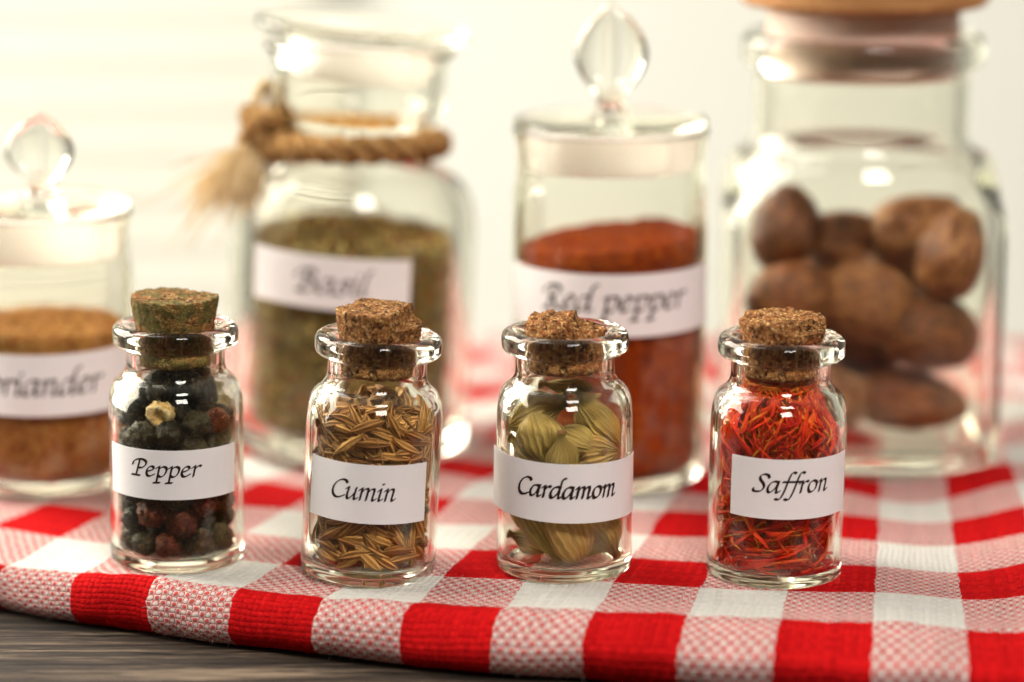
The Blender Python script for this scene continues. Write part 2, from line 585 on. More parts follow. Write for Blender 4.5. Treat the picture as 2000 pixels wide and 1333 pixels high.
_rg = random.Random(77)
_VA, _UA = V, UV
FV, FF, FU = [], [], []
ncol = len(s_vals)
for i in range(6500):        # short loose fibres standing off the weave
    a = _rg.randrange(60, ncol - 60)
    b = _rg.randrange(2, 120) if _rg.random() < .6 else _rg.randrange(2, 34)
    p = Vector(_VA[a * n + b])
    nr = (Vector(_VA[(a + 1) * n + b]) - p).cross(Vector(_VA[a * n + min(b + 1, n - 1)]) - p)
    if nr.length < 1e-9:
        continue
    nr.normalize()
    t = Vector((_rg.gauss(0, 1), _rg.gauss(0, 1), _rg.gauss(0, .4))).normalized()
    L = _rg.uniform(.03, .10)
    q = [p - nr * .004, p + nr * L * .35 + t * L * .35, p + nr * L * _rg.uniform(.2, .7) + t * L * .8]
    w = t.cross(nr)
    w = (w.normalized() if w.length > .01 else Vector((1, 0, 0))) * .0022
    base = len(FV)
    for m_, kk in zip(q, (1, .8, .3)):
        FV += [tuple(m_ - w * kk), tuple(m_ + w * kk), tuple(m_ + nr * .002 * kk)]
        FU += [_UA[a * n + b]] * 3
    for r_ in range(2):
        for c_ in range(3):
            d_ = (c_ + 1) % 3
            FF.append((base + r_ * 3 + c_, base + r_ * 3 + d_, base + r_ * 3 + 3 + d_, base + r_ * 3 + 3 + c_))
fz = mesh_obj('fuzz', FV, FF, cloth.data.materials[0], cloth, uvs=FU)
fz['kind'] = 'stuff'


# ------------------------------------------------------------------ surfaces of revolution
def fillet(pts, n=6):
    """[(r, z, radius)] -> smooth polyline"""
    out = []
    for i, p in enumerate(pts):
        r = p[2] if len(p) > 2 else 0
        if r == 0 or i in (0, len(pts) - 1):
            out.append((p[0], p[1]))
            continue
        P = Vector(p[:2])
        A, B = Vector(pts[i - 1][:2]) - P, Vector(pts[i + 1][:2]) - P
        a = min(r, A.length * 0.49)
        b = min(r, B.length * 0.49)
        S, E = P + A.normalized() * a, P + B.normalized() * b
        for k in range(n + 1):
            t = k / n
            q = S * (1 - t) ** 2 + P * 2 * t * (1 - t) + E * t ** 2
            out.append((q.x, q.y))
    return out


def densify(poly, step):
    out = [poly[0]]
    for p, q in zip(poly, poly[1:]):
        L = math.hypot(q[0] - p[0], q[1] - p[1])
        for k in range(1, max(1, int(L / step)) + 1):
            t = k / max(1, int(L / step))
            out.append((p[0] + (q[0] - p[0]) * t, p[1] + (q[1] - p[1]) * t))
    return out


def revolve(poly, seg=96, shape=None, wobble=0.0, seed=0.0):
    """grid of points and normals; shape(theta, z) scales the radius"""
    th = np.linspace(0, 2 * PI, seg, endpoint=False)
    P = np.zeros((len(poly), seg, 3))
    for i, (r, z) in enumerate(poly):
        for j, t in enumerate(th):
            k = shape(t, z) if shape else 1.0
            if wobble and r > 0.01:
                k *= 1 + wobble * noise.noise((math.cos(t) * 1.2 + seed, math.sin(t) * 1.2, z * 0.7 + seed)) / max(r, 0.3)
            P[i, j] = (r * k * math.cos(t), r * k * math.sin(t), z)
    dth = np.roll(P, -1, 1) - np.roll(P, 1, 1)
    dpr = np.gradient(P, axis=0)
    N = np.cross(dth, dpr)
    L = np.linalg.norm(N, axis=2, keepdims=True)
    N = np.where(L > 1e-9, N / np.maximum(L, 1e-9), 0)
    for i, (r, z) in enumerate(poly):
        if r < 1e-6:
            up = 1.0 if (i == 0 and len(poly) > 1 and poly[1][0] > 0) else -1.0
            N[i] = (0, 0, -1) if i == 0 else (0, 0, 1)
    return P, N


def grid_part(name, P, N, ranges, mat, parent):
    V, NN, F = [], [], []
    seg = P.shape[1]
    for a, b in ranges:
        base = len(V)
        for i in range(a, b + 1):
            for j in range(seg):
                V.append(P[i, j])
                NN.append(N[i, j])
        for i in range(b - a):
            for j in range(seg):
                k = (j + 1) % seg
                q = [base + i * seg + j, base + i * seg + k, base + (i + 1) * seg + k, base + (i + 1) * seg + j]
                F.append(tuple(q))
    o = mesh_obj(name, V, F, mat, parent, True, None, NN)
    return o


def lathe(name, pts, mat, parent, seg=96, step=0.2, **kw):
    poly = densify(fillet(pts), step)
    P, N = revolve(poly, seg, **kw)
    return grid_part(name, P, N, [(0, len(poly) - 1)], mat, parent)


def vessel(root, pts, cuts, mat, seg=112, step=0.15, **kw):
    """one closed glass skin shared out over parts by height: cuts = [(name, zlow, zhigh)]"""
    poly = densify(fillet(pts), step)
    P, N = revolve(poly, seg, **kw)
    out = {}
    mids = [(p[1] + q[1]) / 2 for p, q in zip(poly, poly[1:])]
    for name, z0, z1 in cuts:
        ranges, st = [], None
        for i, zm in enumerate(mids):
            inside = z0 <= zm < z1
            if inside and st is None:
                st = i
            if not inside and st is not None:
                ranges.append((st, i))
                st = None
        if st is not None:
            ranges.append((st, len(mids)))
        out[name] = grid_part(name, P, N, ranges, mat, root)
    return out


# ------------------------------------------------------------------ lettering: broad nib strokes
GLY = {
    'e': (.30, [[(.05, .19), (.13, .22), (.22, .29), (.21, .37), (.14, .40), (.06, .32), (.03, .18), (.07, .04), (.15, .01), (.27, .09)]]),
    'p': (.35, [[(.0, .33), (.07, .40), (.08, .37), (.08, .1), (.08, -.22)], [(.0, -.235), (.17, -.225)],
                [(.08, .29), (.15, .38), (.22, .40), (.29, .33), (.29, .18), (.24, .05), (.16, .0), (.09, .05)]]),
    'r': (.26, [[(.0, .33), (.07, .40), (.08, .36), (.08, .0)], [(.08, .25), (.14, .36), (.21, .405), (.25, .37)]]),
    'u': (.38, [[(.0, .33), (.06, .40), (.07, .36), (.06, .12), (.09, .01), (.14, .02), (.22, .13), (.27, .25)],
                [(.28, .40), (.27, .1), (.30, .0), (.37, .06)]]),
    'm': (.52, [[(.0, .33), (.06, .40), (.07, .36), (.07, .0)], [(.07, .24), (.13, .36), (.20, .40), (.24, .35), (.24, .0)],
                [(.24, .24), (.30, .36), (.37, .40), (.41, .34), (.405, .06), (.44, .0), (.50, .06)]]),
    'i': (.18, [[(.0, .33), (.06, .40), (.07, .36), (.065, .06), (.09, .0), (.16, .06)], [(.085, .57), (.11, .56)]]),
    'n': (.36, [[(.0, .33), (.06, .40), (.07, .36), (.07, .0)], [(.07, .24), (.13, .36), (.20, .40), (.25, .34), (.245, .06), (.28, .0), (.34, .06)]]),
    'a': (.38, [[(.28, .37), (.20, .40), (.10, .36), (.03, .22), (.03, .08), (.08, .0), (.15, .04), (.24, .19), (.28, .36)],
                [(.29, .40), (.27, .1), (.30, .0), (.37, .06)]]),
    'o': (.34, [[(.15, .40), (.06, .33), (.03, .18), (.07, .04), (.14, .0), (.24, .07), (.28, .22), (.25, .36), (.15, .40)]]),
    'd': (.38, [[(.28, .37), (.20, .40), (.10, .36), (.03, .22), (.03, .08), (.08, .0), (.15, .04), (.24, .19), (.28, .36)],
                [(.39, .69), (.33, .68), (.29, .56), (.27, .1), (.30, .0), (.37, .06)]]),
    's': (.27, [[(.23, .35), (.17, .40), (.09, .37), (.08, .29), (.16, .20), (.19, .10), (.13, .01), (.06, .0), (.0, .05)]]),
    'l': (.19, [[(.15, .70), (.10, .69), (.07, .56), (.05, .08), (.08, .0), (.15, .06)]]),
    'f': (.26, [[(.34, .68), (.28, .72), (.21, .66), (.17, .45), (.12, .05), (.06, -.19), (-.01, -.24), (-.08, -.21)], [(.03, .385), (.30, .385)]]),
    'C': (.44, [[(.43, .53), (.37, .61), (.25, .62), (.11, .50), (.04, .30), (.07, .10), (.18, .0), (.30, .02), (.42, .10)]]),
    'P': (.45, [[(.21, .60), (.19, .3), (.17, .01)], [(.03, .0), (.29, -.005)],
                [(.0, .40), (.02, .52), (.12, .61), (.28, .64), (.41, .56), (.41, .42), (.31, .31), (.20, .29)]]),
    'R': (.52, [[(.21, .60), (.19, .3), (.17, .01)], [(.05, .0), (.28, -.005)],
                [(.0, .40), (.02, .52), (.12, .61), (.28, .64), (.40, .56), (.39, .43), (.30, .34), (.20, .31)], [(.25, .32), (.33, .15), (.44, .01), (.53, .03)]]),
    'B': (.47, [[(.21, .60), (.19, .3), (.17, .01)],
                [(.0, .40), (.02, .52), (.12, .61), (.28, .64), (.38, .55), (.33, .41), (.21, .35), (.36, .32), (.42, .19), (.36, .05), (.22, -.01), (.06, .01)]]),
    'S': (.42, [[(.42, .51), (.37, .60), (.26, .63), (.16, .55), (.18, .43), (.28, .31), (.33, .18), (.27, .04), (.14, .0), (.05, .02), (.03, .10)]]),
    ' ': (.20, []),
}


def spline(pts, n=7):
    P = [Vector(p) for p in pts]
    P = [P[0] * 2 - P[1]] + P + [P[-1] * 2 - P[-2]]
    out = []
    for i in range(1, len(P) - 2):
        for k in range(n):
            t = k / n
            out.append(0.5 * ((2 * P[i]) + (P[i + 1] - P[i - 1]) * t + (2 * P[i - 1] - 5 * P[i] + 4 * P[i + 1] - P[i + 2]) * t * t
                              + (3 * P[i] - P[i - 1] - 3 * P[i + 1] + P[i + 2]) * t ** 3))
    out.append(P[-2])
    return out


def hull(pts):
    pts = sorted(set((round(p[0], 6), round(p[1], 6)) for p in pts))
    def half(seq):
        h = []
        for p in seq:
            while len(h) >= 2 and (h[-1][0] - h[-2][0]) * (p[1] - h[-2][1]) - (h[-1][1] - h[-2][1]) * (p[0] - h[-2][0]) <= 0:
                h.pop()
            h.append(p)
        return h
    a, b = half(pts), half(pts[::-1])
    return a[:-1] + b[:-1]


def lettering(text, width, cap, nib, thin, parent, surface, cx, cz, ragged=0.0):
    """surface(x_arc, z, lift) -> point on the label's face"""
    strokes, x = [], 0.0
    for ch in text:
        adv, st = GLY[ch]
        for s in st:
            strokes.append([(x + p[0], p[1]) for p in s])
        x += adv
    sx = width / x
    sy = cap / 0.62
    ang = rad(38)
    nibpts = []
    for k in range(10):
        t = 2 * PI * k / 10
        u, v = nib / 2 * math.cos(t), thin / 2 * math.sin(t)
        nibpts.append((u * math.cos(ang) - v * math.sin(ang), u * math.sin(ang) + v * math.cos(ang)))
    V, F, lift = [], [], 0.004
    rng = random.Random(len(text))
    for st in strokes:
        sm = spline(st)
        sm = [((p.x) * sx + p.y * sy * 0.21, p.y * sy) for p in sm]
        for p, q in zip(sm, sm[1:]):
            g = 1 + ragged * (rng.random() - 0.5)
            h = hull([(p[0] + a * g, p[1] + b * g) for a, b in nibpts] + [(q[0] + a * g, q[1] + b * g) for a, b in nibpts])
            base = len(V)
            lift += 2e-6
            V += [surface(cx - width / 2 - 0.02 + a, cz + b, lift) for a, b in h]
            F.append(tuple(range(base, base + len(h))))
    return mesh_obj('lettering', V, F, INK, parent, smooth=False)


def label_part(root, R, az0, az1, z0, z1, text, tw, cap, tx, tz, nib, thin, slant=0.0, lift0=0.0, lift1=0.0, ragged=0.0):
    """paper strip round the glass; azimuth 0 faces the camera, + to the right"""
    th = 0.006

    def surf(xa, z, lift):
        az = xa / R
        e0 = max(0.0, 1 - (az - rad(az0)) / rad(22)) ** 2 * lift0
        e1 = max(0.0, 1 - (rad(az1) - az) / rad(22)) ** 2 * lift1
        k = 0.6 + 0.4 * (z1 - z) / (z1 - z0)
        r = R + th + lift + (e0 + e1) * k
        r += .005 * (1 + noise.noise((az * 2.2, z * 1.5, R + az0)))
        return (r * math.sin(az), -r * math.cos(az), z + slant * xa)
    V, F = [], []
    na, nz = 48, 8
    for side in (0.0, -th * 0.9):
        for i in range(na + 1):
            for j in range(nz + 1):
                xa = R * rad(az0 + (az1 - az0) * i / na)
                z = z0 + (z1 - z0) * j / nz
                V.append(surf(xa, z, side))
    m = (na + 1) * (nz + 1)
    idx = lambda i, j: i * (nz + 1) + j
    for i in range(na):
        for j in range(nz):
            q = (idx(i, j), idx(i + 1, j), idx(i + 1, j + 1), idx(i, j + 1))
            F.append(q)
            F.append(tuple(m + a for a in reversed(q)))
    ring = [idx(i, 0) for i in range(na)] + [idx(na, j) for j in range(nz)] + [idx(i, nz) for i in range(na, 0, -1)] + [idx(0, j) for j in range(nz, 0, -1)]
    for a, b in zip(ring, ring[1:] + ring[:1]):
        c = len(V)
        V += [V[b], V[a], V[a + m], V[b + m]]
        F.append((c, c + 1, c + 2, c + 3))
    lab = mesh_obj('paper_label', V, F, PAPER, root, smooth=False)
    me = lab.data
    me.polygons.foreach_set('use_smooth', [i < 2 * na * nz for i in range(len(me.polygons))])
    lettering(text, tw, cap, nib, thin, lab, surf, tx, tz, ragged)
    return lab


# ------------------------------------------------------------------ small corked bottles
BR = 1.10
BOTTLE = [(0, 0.07), (0.75, 0.06, .15), (0.98, 0.0, .12), (1.10, 0.03, .10), (1.10, 0.3), (1.10, 2.95, .50), (0.80, 3.16, .16), (0.80, 3.57, .05),
          (0.86, 3.60, .05), (1.02, 3.62, .10), (1.03, 3.90, .12), (0.90, 3.97, .06), (0.74, 3.94, .08), (0.655, 3.86, .10), (0.650, 3.10, .12), (0.985, 2.78, .40),
          (0.985, 0.18, .14), (0, 0.20)]


def make_bottle(px, py, tilt, label, text, lab):
    p = on_z(px, py, 0)
    z = cloth_height(p.x, p.y) - 0.01
    M = frame(p.x, p.y, z, 0, tilt)
    root = empty('spice_bottle', label, 'bottle', M, 'corked spice bottles in the front row')
    vessel(root, BOTTLE, [('glass_body', -1, 3.16), ('glass_neck', 3.16, 3.60), ('glass_rim', 3.60, 5)], GLASS, wobble=0.006, seed=px)
    label_part(root, BR, text=text, **lab)
    return M


def cork(M, label, top, chips, mat, lean=(0, 0), crumble=0.0, rt=0.70):
    """chips: (azimuth, strength, width) bites out of the upper edge"""
    z0 = 3.30
    prof = []
    for k in range(7):
        prof.append((0.575 * k / 6, z0))
    nside = 34
    for k in range(1, nside + 1):
        t = k / nside
        z = z0 + (top - z0) * t
        r = 0.575 + 0.065 * min(1, (z - z0) / 0.6)
        if z > 3.9:
            r += (rt - 0.64) * min(1, (z - 3.9) / 0.4)
        prof.append((r, z))
    rtop = prof[-1][0]
    for k in range(1, 27):
        prof.append((rtop * (1 - k / 26), top))
    seg = 190
    V, F = [], []
    for r, z in prof:
        for j in range(seg):
            t = 2 * PI * j / seg
            x, y = r * math.cos(t), r * math.sin(t)
            zz, rr = z, r
            exposed = max(0.0, min(1.0, (z - 3.90) / 0.12))
            for az, st, wd, depth in chips:
                a = rad(az)
                d = x * math.sin(a) - y * math.cos(a)     # distance towards azimuth (0 = camera)
                e = max(0.0, d - wd + 0.05 * noise.noise((x * 5, y * 5, 2 + az)))
                zz -= exposed * min(st * e + (0.05 if e > 0 else 0), depth) * (0.5 + 0.5 * min(1, max(0, (z - 3.9) / max(0.05, top - 3.9))))
            n1 = noise.noise((x * 7, y * 7, zz * 7 + top * 9))
            n2 = noise.noise((x * 16, y * 16, zz * 16 + 4))
            n3 = noise.noise((x * 24, y * 24, zz * 24))
            amp = 0.006 + exposed * (0.009 + 0.032 * crumble)
            k = 1 + amp * (n1 + 0.7 * n2 + 0.45 * n3) / max(r, 0.25)
            zz += (exposed if z >= top - 1e-6 else 0) * (amp * 1.1) * (n1 * (1 + 1.5 * crumble) + 0.8 * n2 + 0.5 * n3)
            if z < 3.88:
                k = min(k, 1.0)
            V.append((x * k, y * k, zz))
    for i in range(len(prof) - 1):
        for j in range(seg):
            k = (j + 1) % seg
            F.append((i * seg + j, i * seg + k, (i + 1) * seg + k, (i + 1) * seg + j))
    o = mesh_obj('cork_stopper', V, F, mat)
    o.matrix_world = local(M, 0, 0, 0)
    return tag(o, label, 'cork', 'cork stoppers of the small bottles')


MP = make_bottle(347, 1085, 0.8, 'small glass bottle labelled Pepper, full of dark wrinkled peppercorns', 'Pepper',
                 dict(az0=-62, az1=64, z0=1.27, z1=2.09, tw=1.15, cap=0.265, tx=-0.06, tz=1.655, nib=.050, thin=.016, slant=0.0))
MCU = make_bottle(718, 1107, 3.2, 'small glass bottle labelled Cumin, full of slender brown seeds and leaning right', 'Cumin',
                  dict(az0=-57, az1=52.5, z0=1.08, z1=2.05, tw=1.07, cap=0.30, tx=-0.09, tz=1.47, nib=.052, thin=.016, slant=-0.01, lift0=.02, lift1=.012))
MCA = make_bottle(1102, 1108, 0.0, 'small glass bottle labelled Cardamom, holding loose green pods with gaps between', 'Cardamom',
                  dict(az0=-88, az1=87, z0=1.03, z1=2.0, tw=1.70, cap=0.29, tx=0.03, tz=1.44, nib=.056, thin=.020, slant=-0.03, lift0=.05, ragged=.5))
MSA = make_bottle(1510, 1110, 1.0, 'small glass bottle labelled Saffron, packed with thin red threads', 'Saffron',
                  dict(az0=-46, az1=70, z0=1.19, z1=2.17, tw=1.27, cap=0.29, tx=0.15, tz=1.63, nib=.054, thin=.017, slant=0.0))

cork(MP, 'even flat topped cork with mossy olive tint in the Pepper bottle', 4.40, [(150, .3, .55, .05)], m_cork('mossy_cork', moss=0.8), rt=0.71)
cork(MCU, 'light cork with its right corner broken off in the Cumin bottle', 4.36, [(75, 1.8, .34, .22), (-100, .5, .5, .06)], m_cork('pale_cork'), crumble=.12, rt=0.70)
cork(MCA, 'crumbling jagged cork pushed deep into the Cardamom bottle', 4.12, [(80, .9, .10, .16), (-60, .5, .45, .08), (10, .5, .4, .08)], m_cork('crumbled_cork', warm=.05), crumble=.55, rt=0.64)
cork(MSA, 'rough golden cork chipped along its front edge in the Saffron bottle', 4.24, [(35, 1.3, .42, .16), (-80, .4, .5, .05)], m_cork('golden_cork', warm=.03), crumble=.25, rt=0.71)

# ------------------------------------------------------------------ peppercorns


def ico(sub):
    import bmesh
    bm = bmesh.new()
    bmesh.ops.create_icosphere(bm, subdivisions=sub, radius=1.0)
    v = [vv.co.copy() for vv in bm.verts]
    bm.verts.ensure_lookup_table()
    f = [tuple(x.index for x in ff.verts) for ff in bm.faces]
    bm.free()
    return v, f


def inner_radius(z):
    if z < 2.45:
        return 0.955
    if z > 3.05:
        return 0.60
    return 0.955 - (z - 2.45) / 0.6 * 0.355


def pack(n, r0, r1, seed, zmax=3.12, iters=700):
    rng = np.random.default_rng(seed)
    r = rng.uniform(r0, r1, n)
    a, q = rng.uniform(0, 2 * PI, n), np.sqrt(rng.uniform(0, 1, n)) * 0.6
    P = np.stack([q * np.cos(a), q * np.sin(a), np.linspace(0.3, 4.6, n)], 1)
    for it in range(iters):
        P[:, 2] -= 0.006 if it < iters * .7 else 0.001
        for _ in range(2):
            D = P[:, None] - P[None]
            L = np.linalg.norm(D, axis=2) + np.eye(n) * 9
            ov = np.maximum(0, (r[:, None] + r[None]) * 0.97 - L)
            P += (D / L[..., None] * ov[..., None] * 0.42).sum(1)
            lim = np.array([inner_radius(z) for z in P[:, 2]]) - r
            h = np.hypot(P[:, 0], P[:, 1])
            k = np.where(h > lim, np.maximum(lim, 0.0) / np.maximum(h, 1e-6), 1)
            P[:, 0] *= k
            P[:, 1] *= k
            P[:, 2] = np.clip(P[:, 2], 0.20 + r, 3.22 - r)
    return P, r


PV, PF = ico(4)
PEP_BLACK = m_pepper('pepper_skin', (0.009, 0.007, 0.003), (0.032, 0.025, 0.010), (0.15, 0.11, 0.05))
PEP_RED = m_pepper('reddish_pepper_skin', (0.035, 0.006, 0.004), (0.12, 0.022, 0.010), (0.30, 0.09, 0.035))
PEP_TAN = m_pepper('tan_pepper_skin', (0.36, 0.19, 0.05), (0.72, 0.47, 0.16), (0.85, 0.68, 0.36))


def pepper_mesh(seed, crater=False):
    rng = random.Random(seed)
    off = Vector((rng.uniform(-50, 50), rng.uniform(-50, 50), rng.uniform(-50, 50)))
    V = []
    for v in PV:
        p = v * 1.5 + off
        w = Vector((noise.noise(p), noise.noise(p + Vector((7, 1, 3))), noise.noise(p + Vector((3, 9, 5))))) * 0.7
        rid = 1 - abs(noise.noise(v * 1.9 + w + off)) * 2
        rid2 = 1 - abs(noise.noise(v * 3.6 + w * 1.5 + off)) * 2
        k = 0.85 + 0.17 * max(0, rid) ** 5 + 0.12 * max(0, rid2) ** 5 + 0.07 * noise.noise(v * 1.1 + off)
        if crater and v.y < -0.55:
            e = (-v.y - 0.55) / 0.45
            k *= 1 - 0.75 * min(1, e * 1.8)
        V.append(v * k)
    return V


mesh_cache = {}


def pepper_obj(variant, mat, r, crater=False):
    key = (variant, mat.name, crater)
    if key not in mesh_cache:
        o = mesh_obj('peppercorn', pepper_mesh(variant, crater), PF, mat)
        mesh_cache[key] = o
    else:
        o = mesh_cache[key].copy()
        C.objects.link(o)
    return o


rng = random.Random(4)
PP, PR = pack(92, 0.195, 0.262, 3)
front = sorted(range(len(PP)), key=lambda i: PP[i][1])
target = (-0.17, -0.62, 2.58)
tan_i = min(range(len(PP)), key=lambda i: sum((PP[i][k] - target[k]) ** 2 for k in range(3)))
PP[tan_i] = target
PR[tan_i] = .225
red_pos = [(0.62, -0.5, 2.45), (0.0, -.7, .45), (0.55, -.6, .8), (-.3, -.85, .95), (0.3, -.85, 0.95), (0.75, -.4, 1.0)]
red_i = {min(range(len(PP)), key=lambda i: sum((PP[i][k] - q[k]) ** 2 for k in range(3))) for q in red_pos} - {tan_i}
for i in range(len(PP)):
    rot = Matrix.Rotation(rng.uniform(0, 6.28), 3, 'X') @ Matrix.Rotation(rng.uniform(0, 6.28), 3, 'Z')
    if i == tan_i:
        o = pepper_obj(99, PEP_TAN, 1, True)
        rot = Matrix.Rotation(rad(12), 3, 'X') @ Matrix.Rotation(rad(-12), 3, 'Z')
        tag(o, 'broken pale tan peppercorn with a hollow centre among the dark ones', 'peppercorn', 'peppercorns in the bottle')
    elif i in red_i:
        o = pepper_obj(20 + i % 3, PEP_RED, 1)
        tag(o, 'reddish brown peppercorn among the black ones in the Pepper bottle', 'peppercorn', 'peppercorns in the bottle')
    else:
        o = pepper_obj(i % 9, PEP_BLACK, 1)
        tag(o, 'wrinkled black peppercorn packed in the bottle labelled Pepper', 'peppercorn', 'peppercorns in the bottle')
    o.matrix_world = local(MP, *PP[i], rot) @ Matrix.Scale(PR[i] * 1.07, 4)


# ------------------------------------------------------------------ seeds and pods: spindle meshes
def spindle(L, R, ribs, rib_amp, nseg=16, nring=20, bend=0.0, power=0.75, stem=0.0, flat=1.0, taper=0.0, seed=0, ripple=0.0):
    """lengthwise along x; uv = (along, around)"""
    V, UV, F = [], [], []
    rng = random.Random(seed)
    o = rng.uniform(0, 40)
    for j in range(nring + 1):
        t = j / nring
        x = (t - 0.5) * L
        r = R * max(0.0, math.sin(PI * min(1, max(0, t ** (1 + taper))))) ** power
        if stem > .05:      # pod: drawn in towards the stalk
            e_ = min(1, max(0, (t - .58) / .32))
            r *= 1 - .50 * e_ * e_ * (3 - 2 * e_)
        if stem and t > 0.885:
            r = max(r, stem)
            if t > 0.97:
                r = stem * 1.25
        if j in (0, nring):
            r *= 0.25
        dz = bend * ((2 * t - 1) ** 2)
        for i in range(nseg):
            a = 2 * PI * i / nseg
            k = 1 + rib_amp * math.cos(ribs * a) + ripple * noise.noise((math.cos(a) * 2 + o, math.sin(a) * 2, t * 3))
            V.append((x, r * k * math.cos(a), r * k * math.sin(a) * flat + dz))
            UV.append((t, i / nseg))
    for j in range(nring):
        for i in range(nseg):
            k = (i + 1) % nseg
            F.append((j * nseg + i, j * nseg + k, (j + 1) * nseg + k, (j + 1) * nseg + i))
    F.append(tuple(range(nseg))[::-1])
    F.append(tuple(nring * nseg + i for i in range(nseg)))
    return V, F, UV


SEED = m_ribbed('cumin_skin', (0.25, 0.085, 0.014), (0.80, 0.435, 0.125), 6, 0.55, 0.42)
seed_src = [spindle(rng.uniform(.46, .66), rng.uniform(.072, .098), 6, .09, 18, 12, bend=rng.uniform(-.05, .05), power=.8, flat=.75, seed=i, stem=0.012) for i in range(9)]
seed_src += [spindle(.62, .022, 5, .1, 8, 8, bend=.04, power=.35, seed=30), spindle(.5, .10, 6, .08, 18, 12, bend=.03, power=.8, flat=.6, seed=31)]
seed_meshes = []


def wall_rot(az, phi, roll):
    """x axis along the wall at angle phi from horizontal, z axis pointing outwards (azimuth 0 = camera)"""
    outw = Vector((math.sin(az), -math.cos(az), 0))
    tang = Vector((math.cos(az), math.sin(az), 0))
    up = Vector((0, 0, 1))
    x = tang * math.cos(phi) + up * math.sin(phi)
    y = outw.cross(x)
    R = Matrix((x, y, outw)).transposed()
    return R @ Matrix.Rotation(roll, 3, 'X')


def merged(name, items, srcs, mat, label, cat):
    V, F, U = [], [], []
    for k, M in items:
        sv, sf, su = srcs[k]
        b = len(V)
        V += [tuple(M @ Vector(v)) for v in sv]
        F += [tuple(i + b for i in q) for q in sf]
        U += su
    o = mesh_obj(name, V, F, mat, None, True, U)
    return tag(o, label, cat, kind='stuff')


def instance(srcs, cache, k, name, mat):
    if k not in cache:
        v, f, u = srcs[k]
        cache[k] = mesh_obj(name, v, f, mat, None, True, u)
        return cache[k]
    o = cache[k].copy()
    C.objects.link(o)
    return o


cache = {}
rng = random.Random(11)
ZTOP = 2.72
cells = []
while len(cells) < 215:      # outer layer facing the camera, spread out evenly
    best, bd = None, -1
    for _ in range(12):
        c = (rng.uniform(-1.75, 1.75), rng.uniform(0.36, ZTOP))
        d = min(((c[0] - q[0]) * .9) ** 2 + (c[1] - q[1]) ** 2 for q in cells) if cells else 1
        if d > bd:
            best, bd = c, d
    cells.append(best)
for az, z in cells:
    k = rng.choices(range(len(seed_src)), [10] * 9 + [12, 5])[0]
    o = instance(seed_src, cache, k, 'cumin_seed', SEED)
    phi = rng.gauss(-0.35, 0.62)
    r = rng.uniform(0.80, 0.90)
    o.matrix_world = local(MCU, r * math.sin(az), -r * math.cos(az), z, wall_rot(az, phi, rng.uniform(-.5, .5)) @ Matrix.Rotation(rng.gauss(0, .12), 3, 'Y'))
    tag(o, 'ribbed brown cumin seed packed in the bottle labelled Cumin', 'seed', 'cumin seeds in the bottle')
for i in range(62):          # loose seeds on top
    k = rng.choices(range(len(seed_src)), [10] * 9 + [6, 3])[0]
    o = instance(seed_src, cache, k, 'cumin_seed', SEED)
    a, r = rng.uniform(0, 6.28), math.sqrt(rng.random()) * 0.72
    rot = Matrix.Rotation(rng.uniform(0, 6.28), 3, 'Z') @ Matrix.Rotation(rng.gauss(0, .35), 3, 'Y') @ Matrix.Rotation(rng.uniform(0, 6), 3, 'X')
    o.matrix_world = local(MCU, r * math.cos(a), r * math.sin(a), ZTOP + rng.uniform(-.03, .16) - 0.12 * r, rot)
    tag(o, 'ribbed brown cumin seed packed in the bottle labelled Cumin', 'seed', 'cumin seeds in the bottle')
items = []
for i in range(900):
    az, r, z = rng.uniform(-PI, PI), rng.choice([0.70, .62, .74, .55, .3]), rng.uniform(.38, ZTOP - .03)
    if abs(az) > 1.7 and rng.random() < .6:
        r = rng.uniform(.78, .88)
    M = Matrix.Translation((r * math.sin(az), -r * math.cos(az), z)) @ (wall_rot(az, rng.gauss(-.2, .7), rng.uniform(-1, 1))).to_4x4()
    items.append((rng.randrange(9), M))
o = merged('cumin_filling', items, seed_src, SEED, 'deeper mass of cumin seeds filling the middle of the Cumin bottle', 'seeds')
o.matrix_world = MCU

# cardamom pods
POD = m_ribbed('cardamom_skin', (0.36, 0.235, 0.050), (0.48, 0.335, 0.100), 20, 0.65, 0.4, tip=(0.30, 0.13, 0.04))
POD_TAN = m_ribbed('tan_cardamom_skin', (0.40, 0.225, 0.055), (0.54, 0.345, 0.12), 20, 0.6, 0.15, tip=(0.28, 0.12, 0.04))


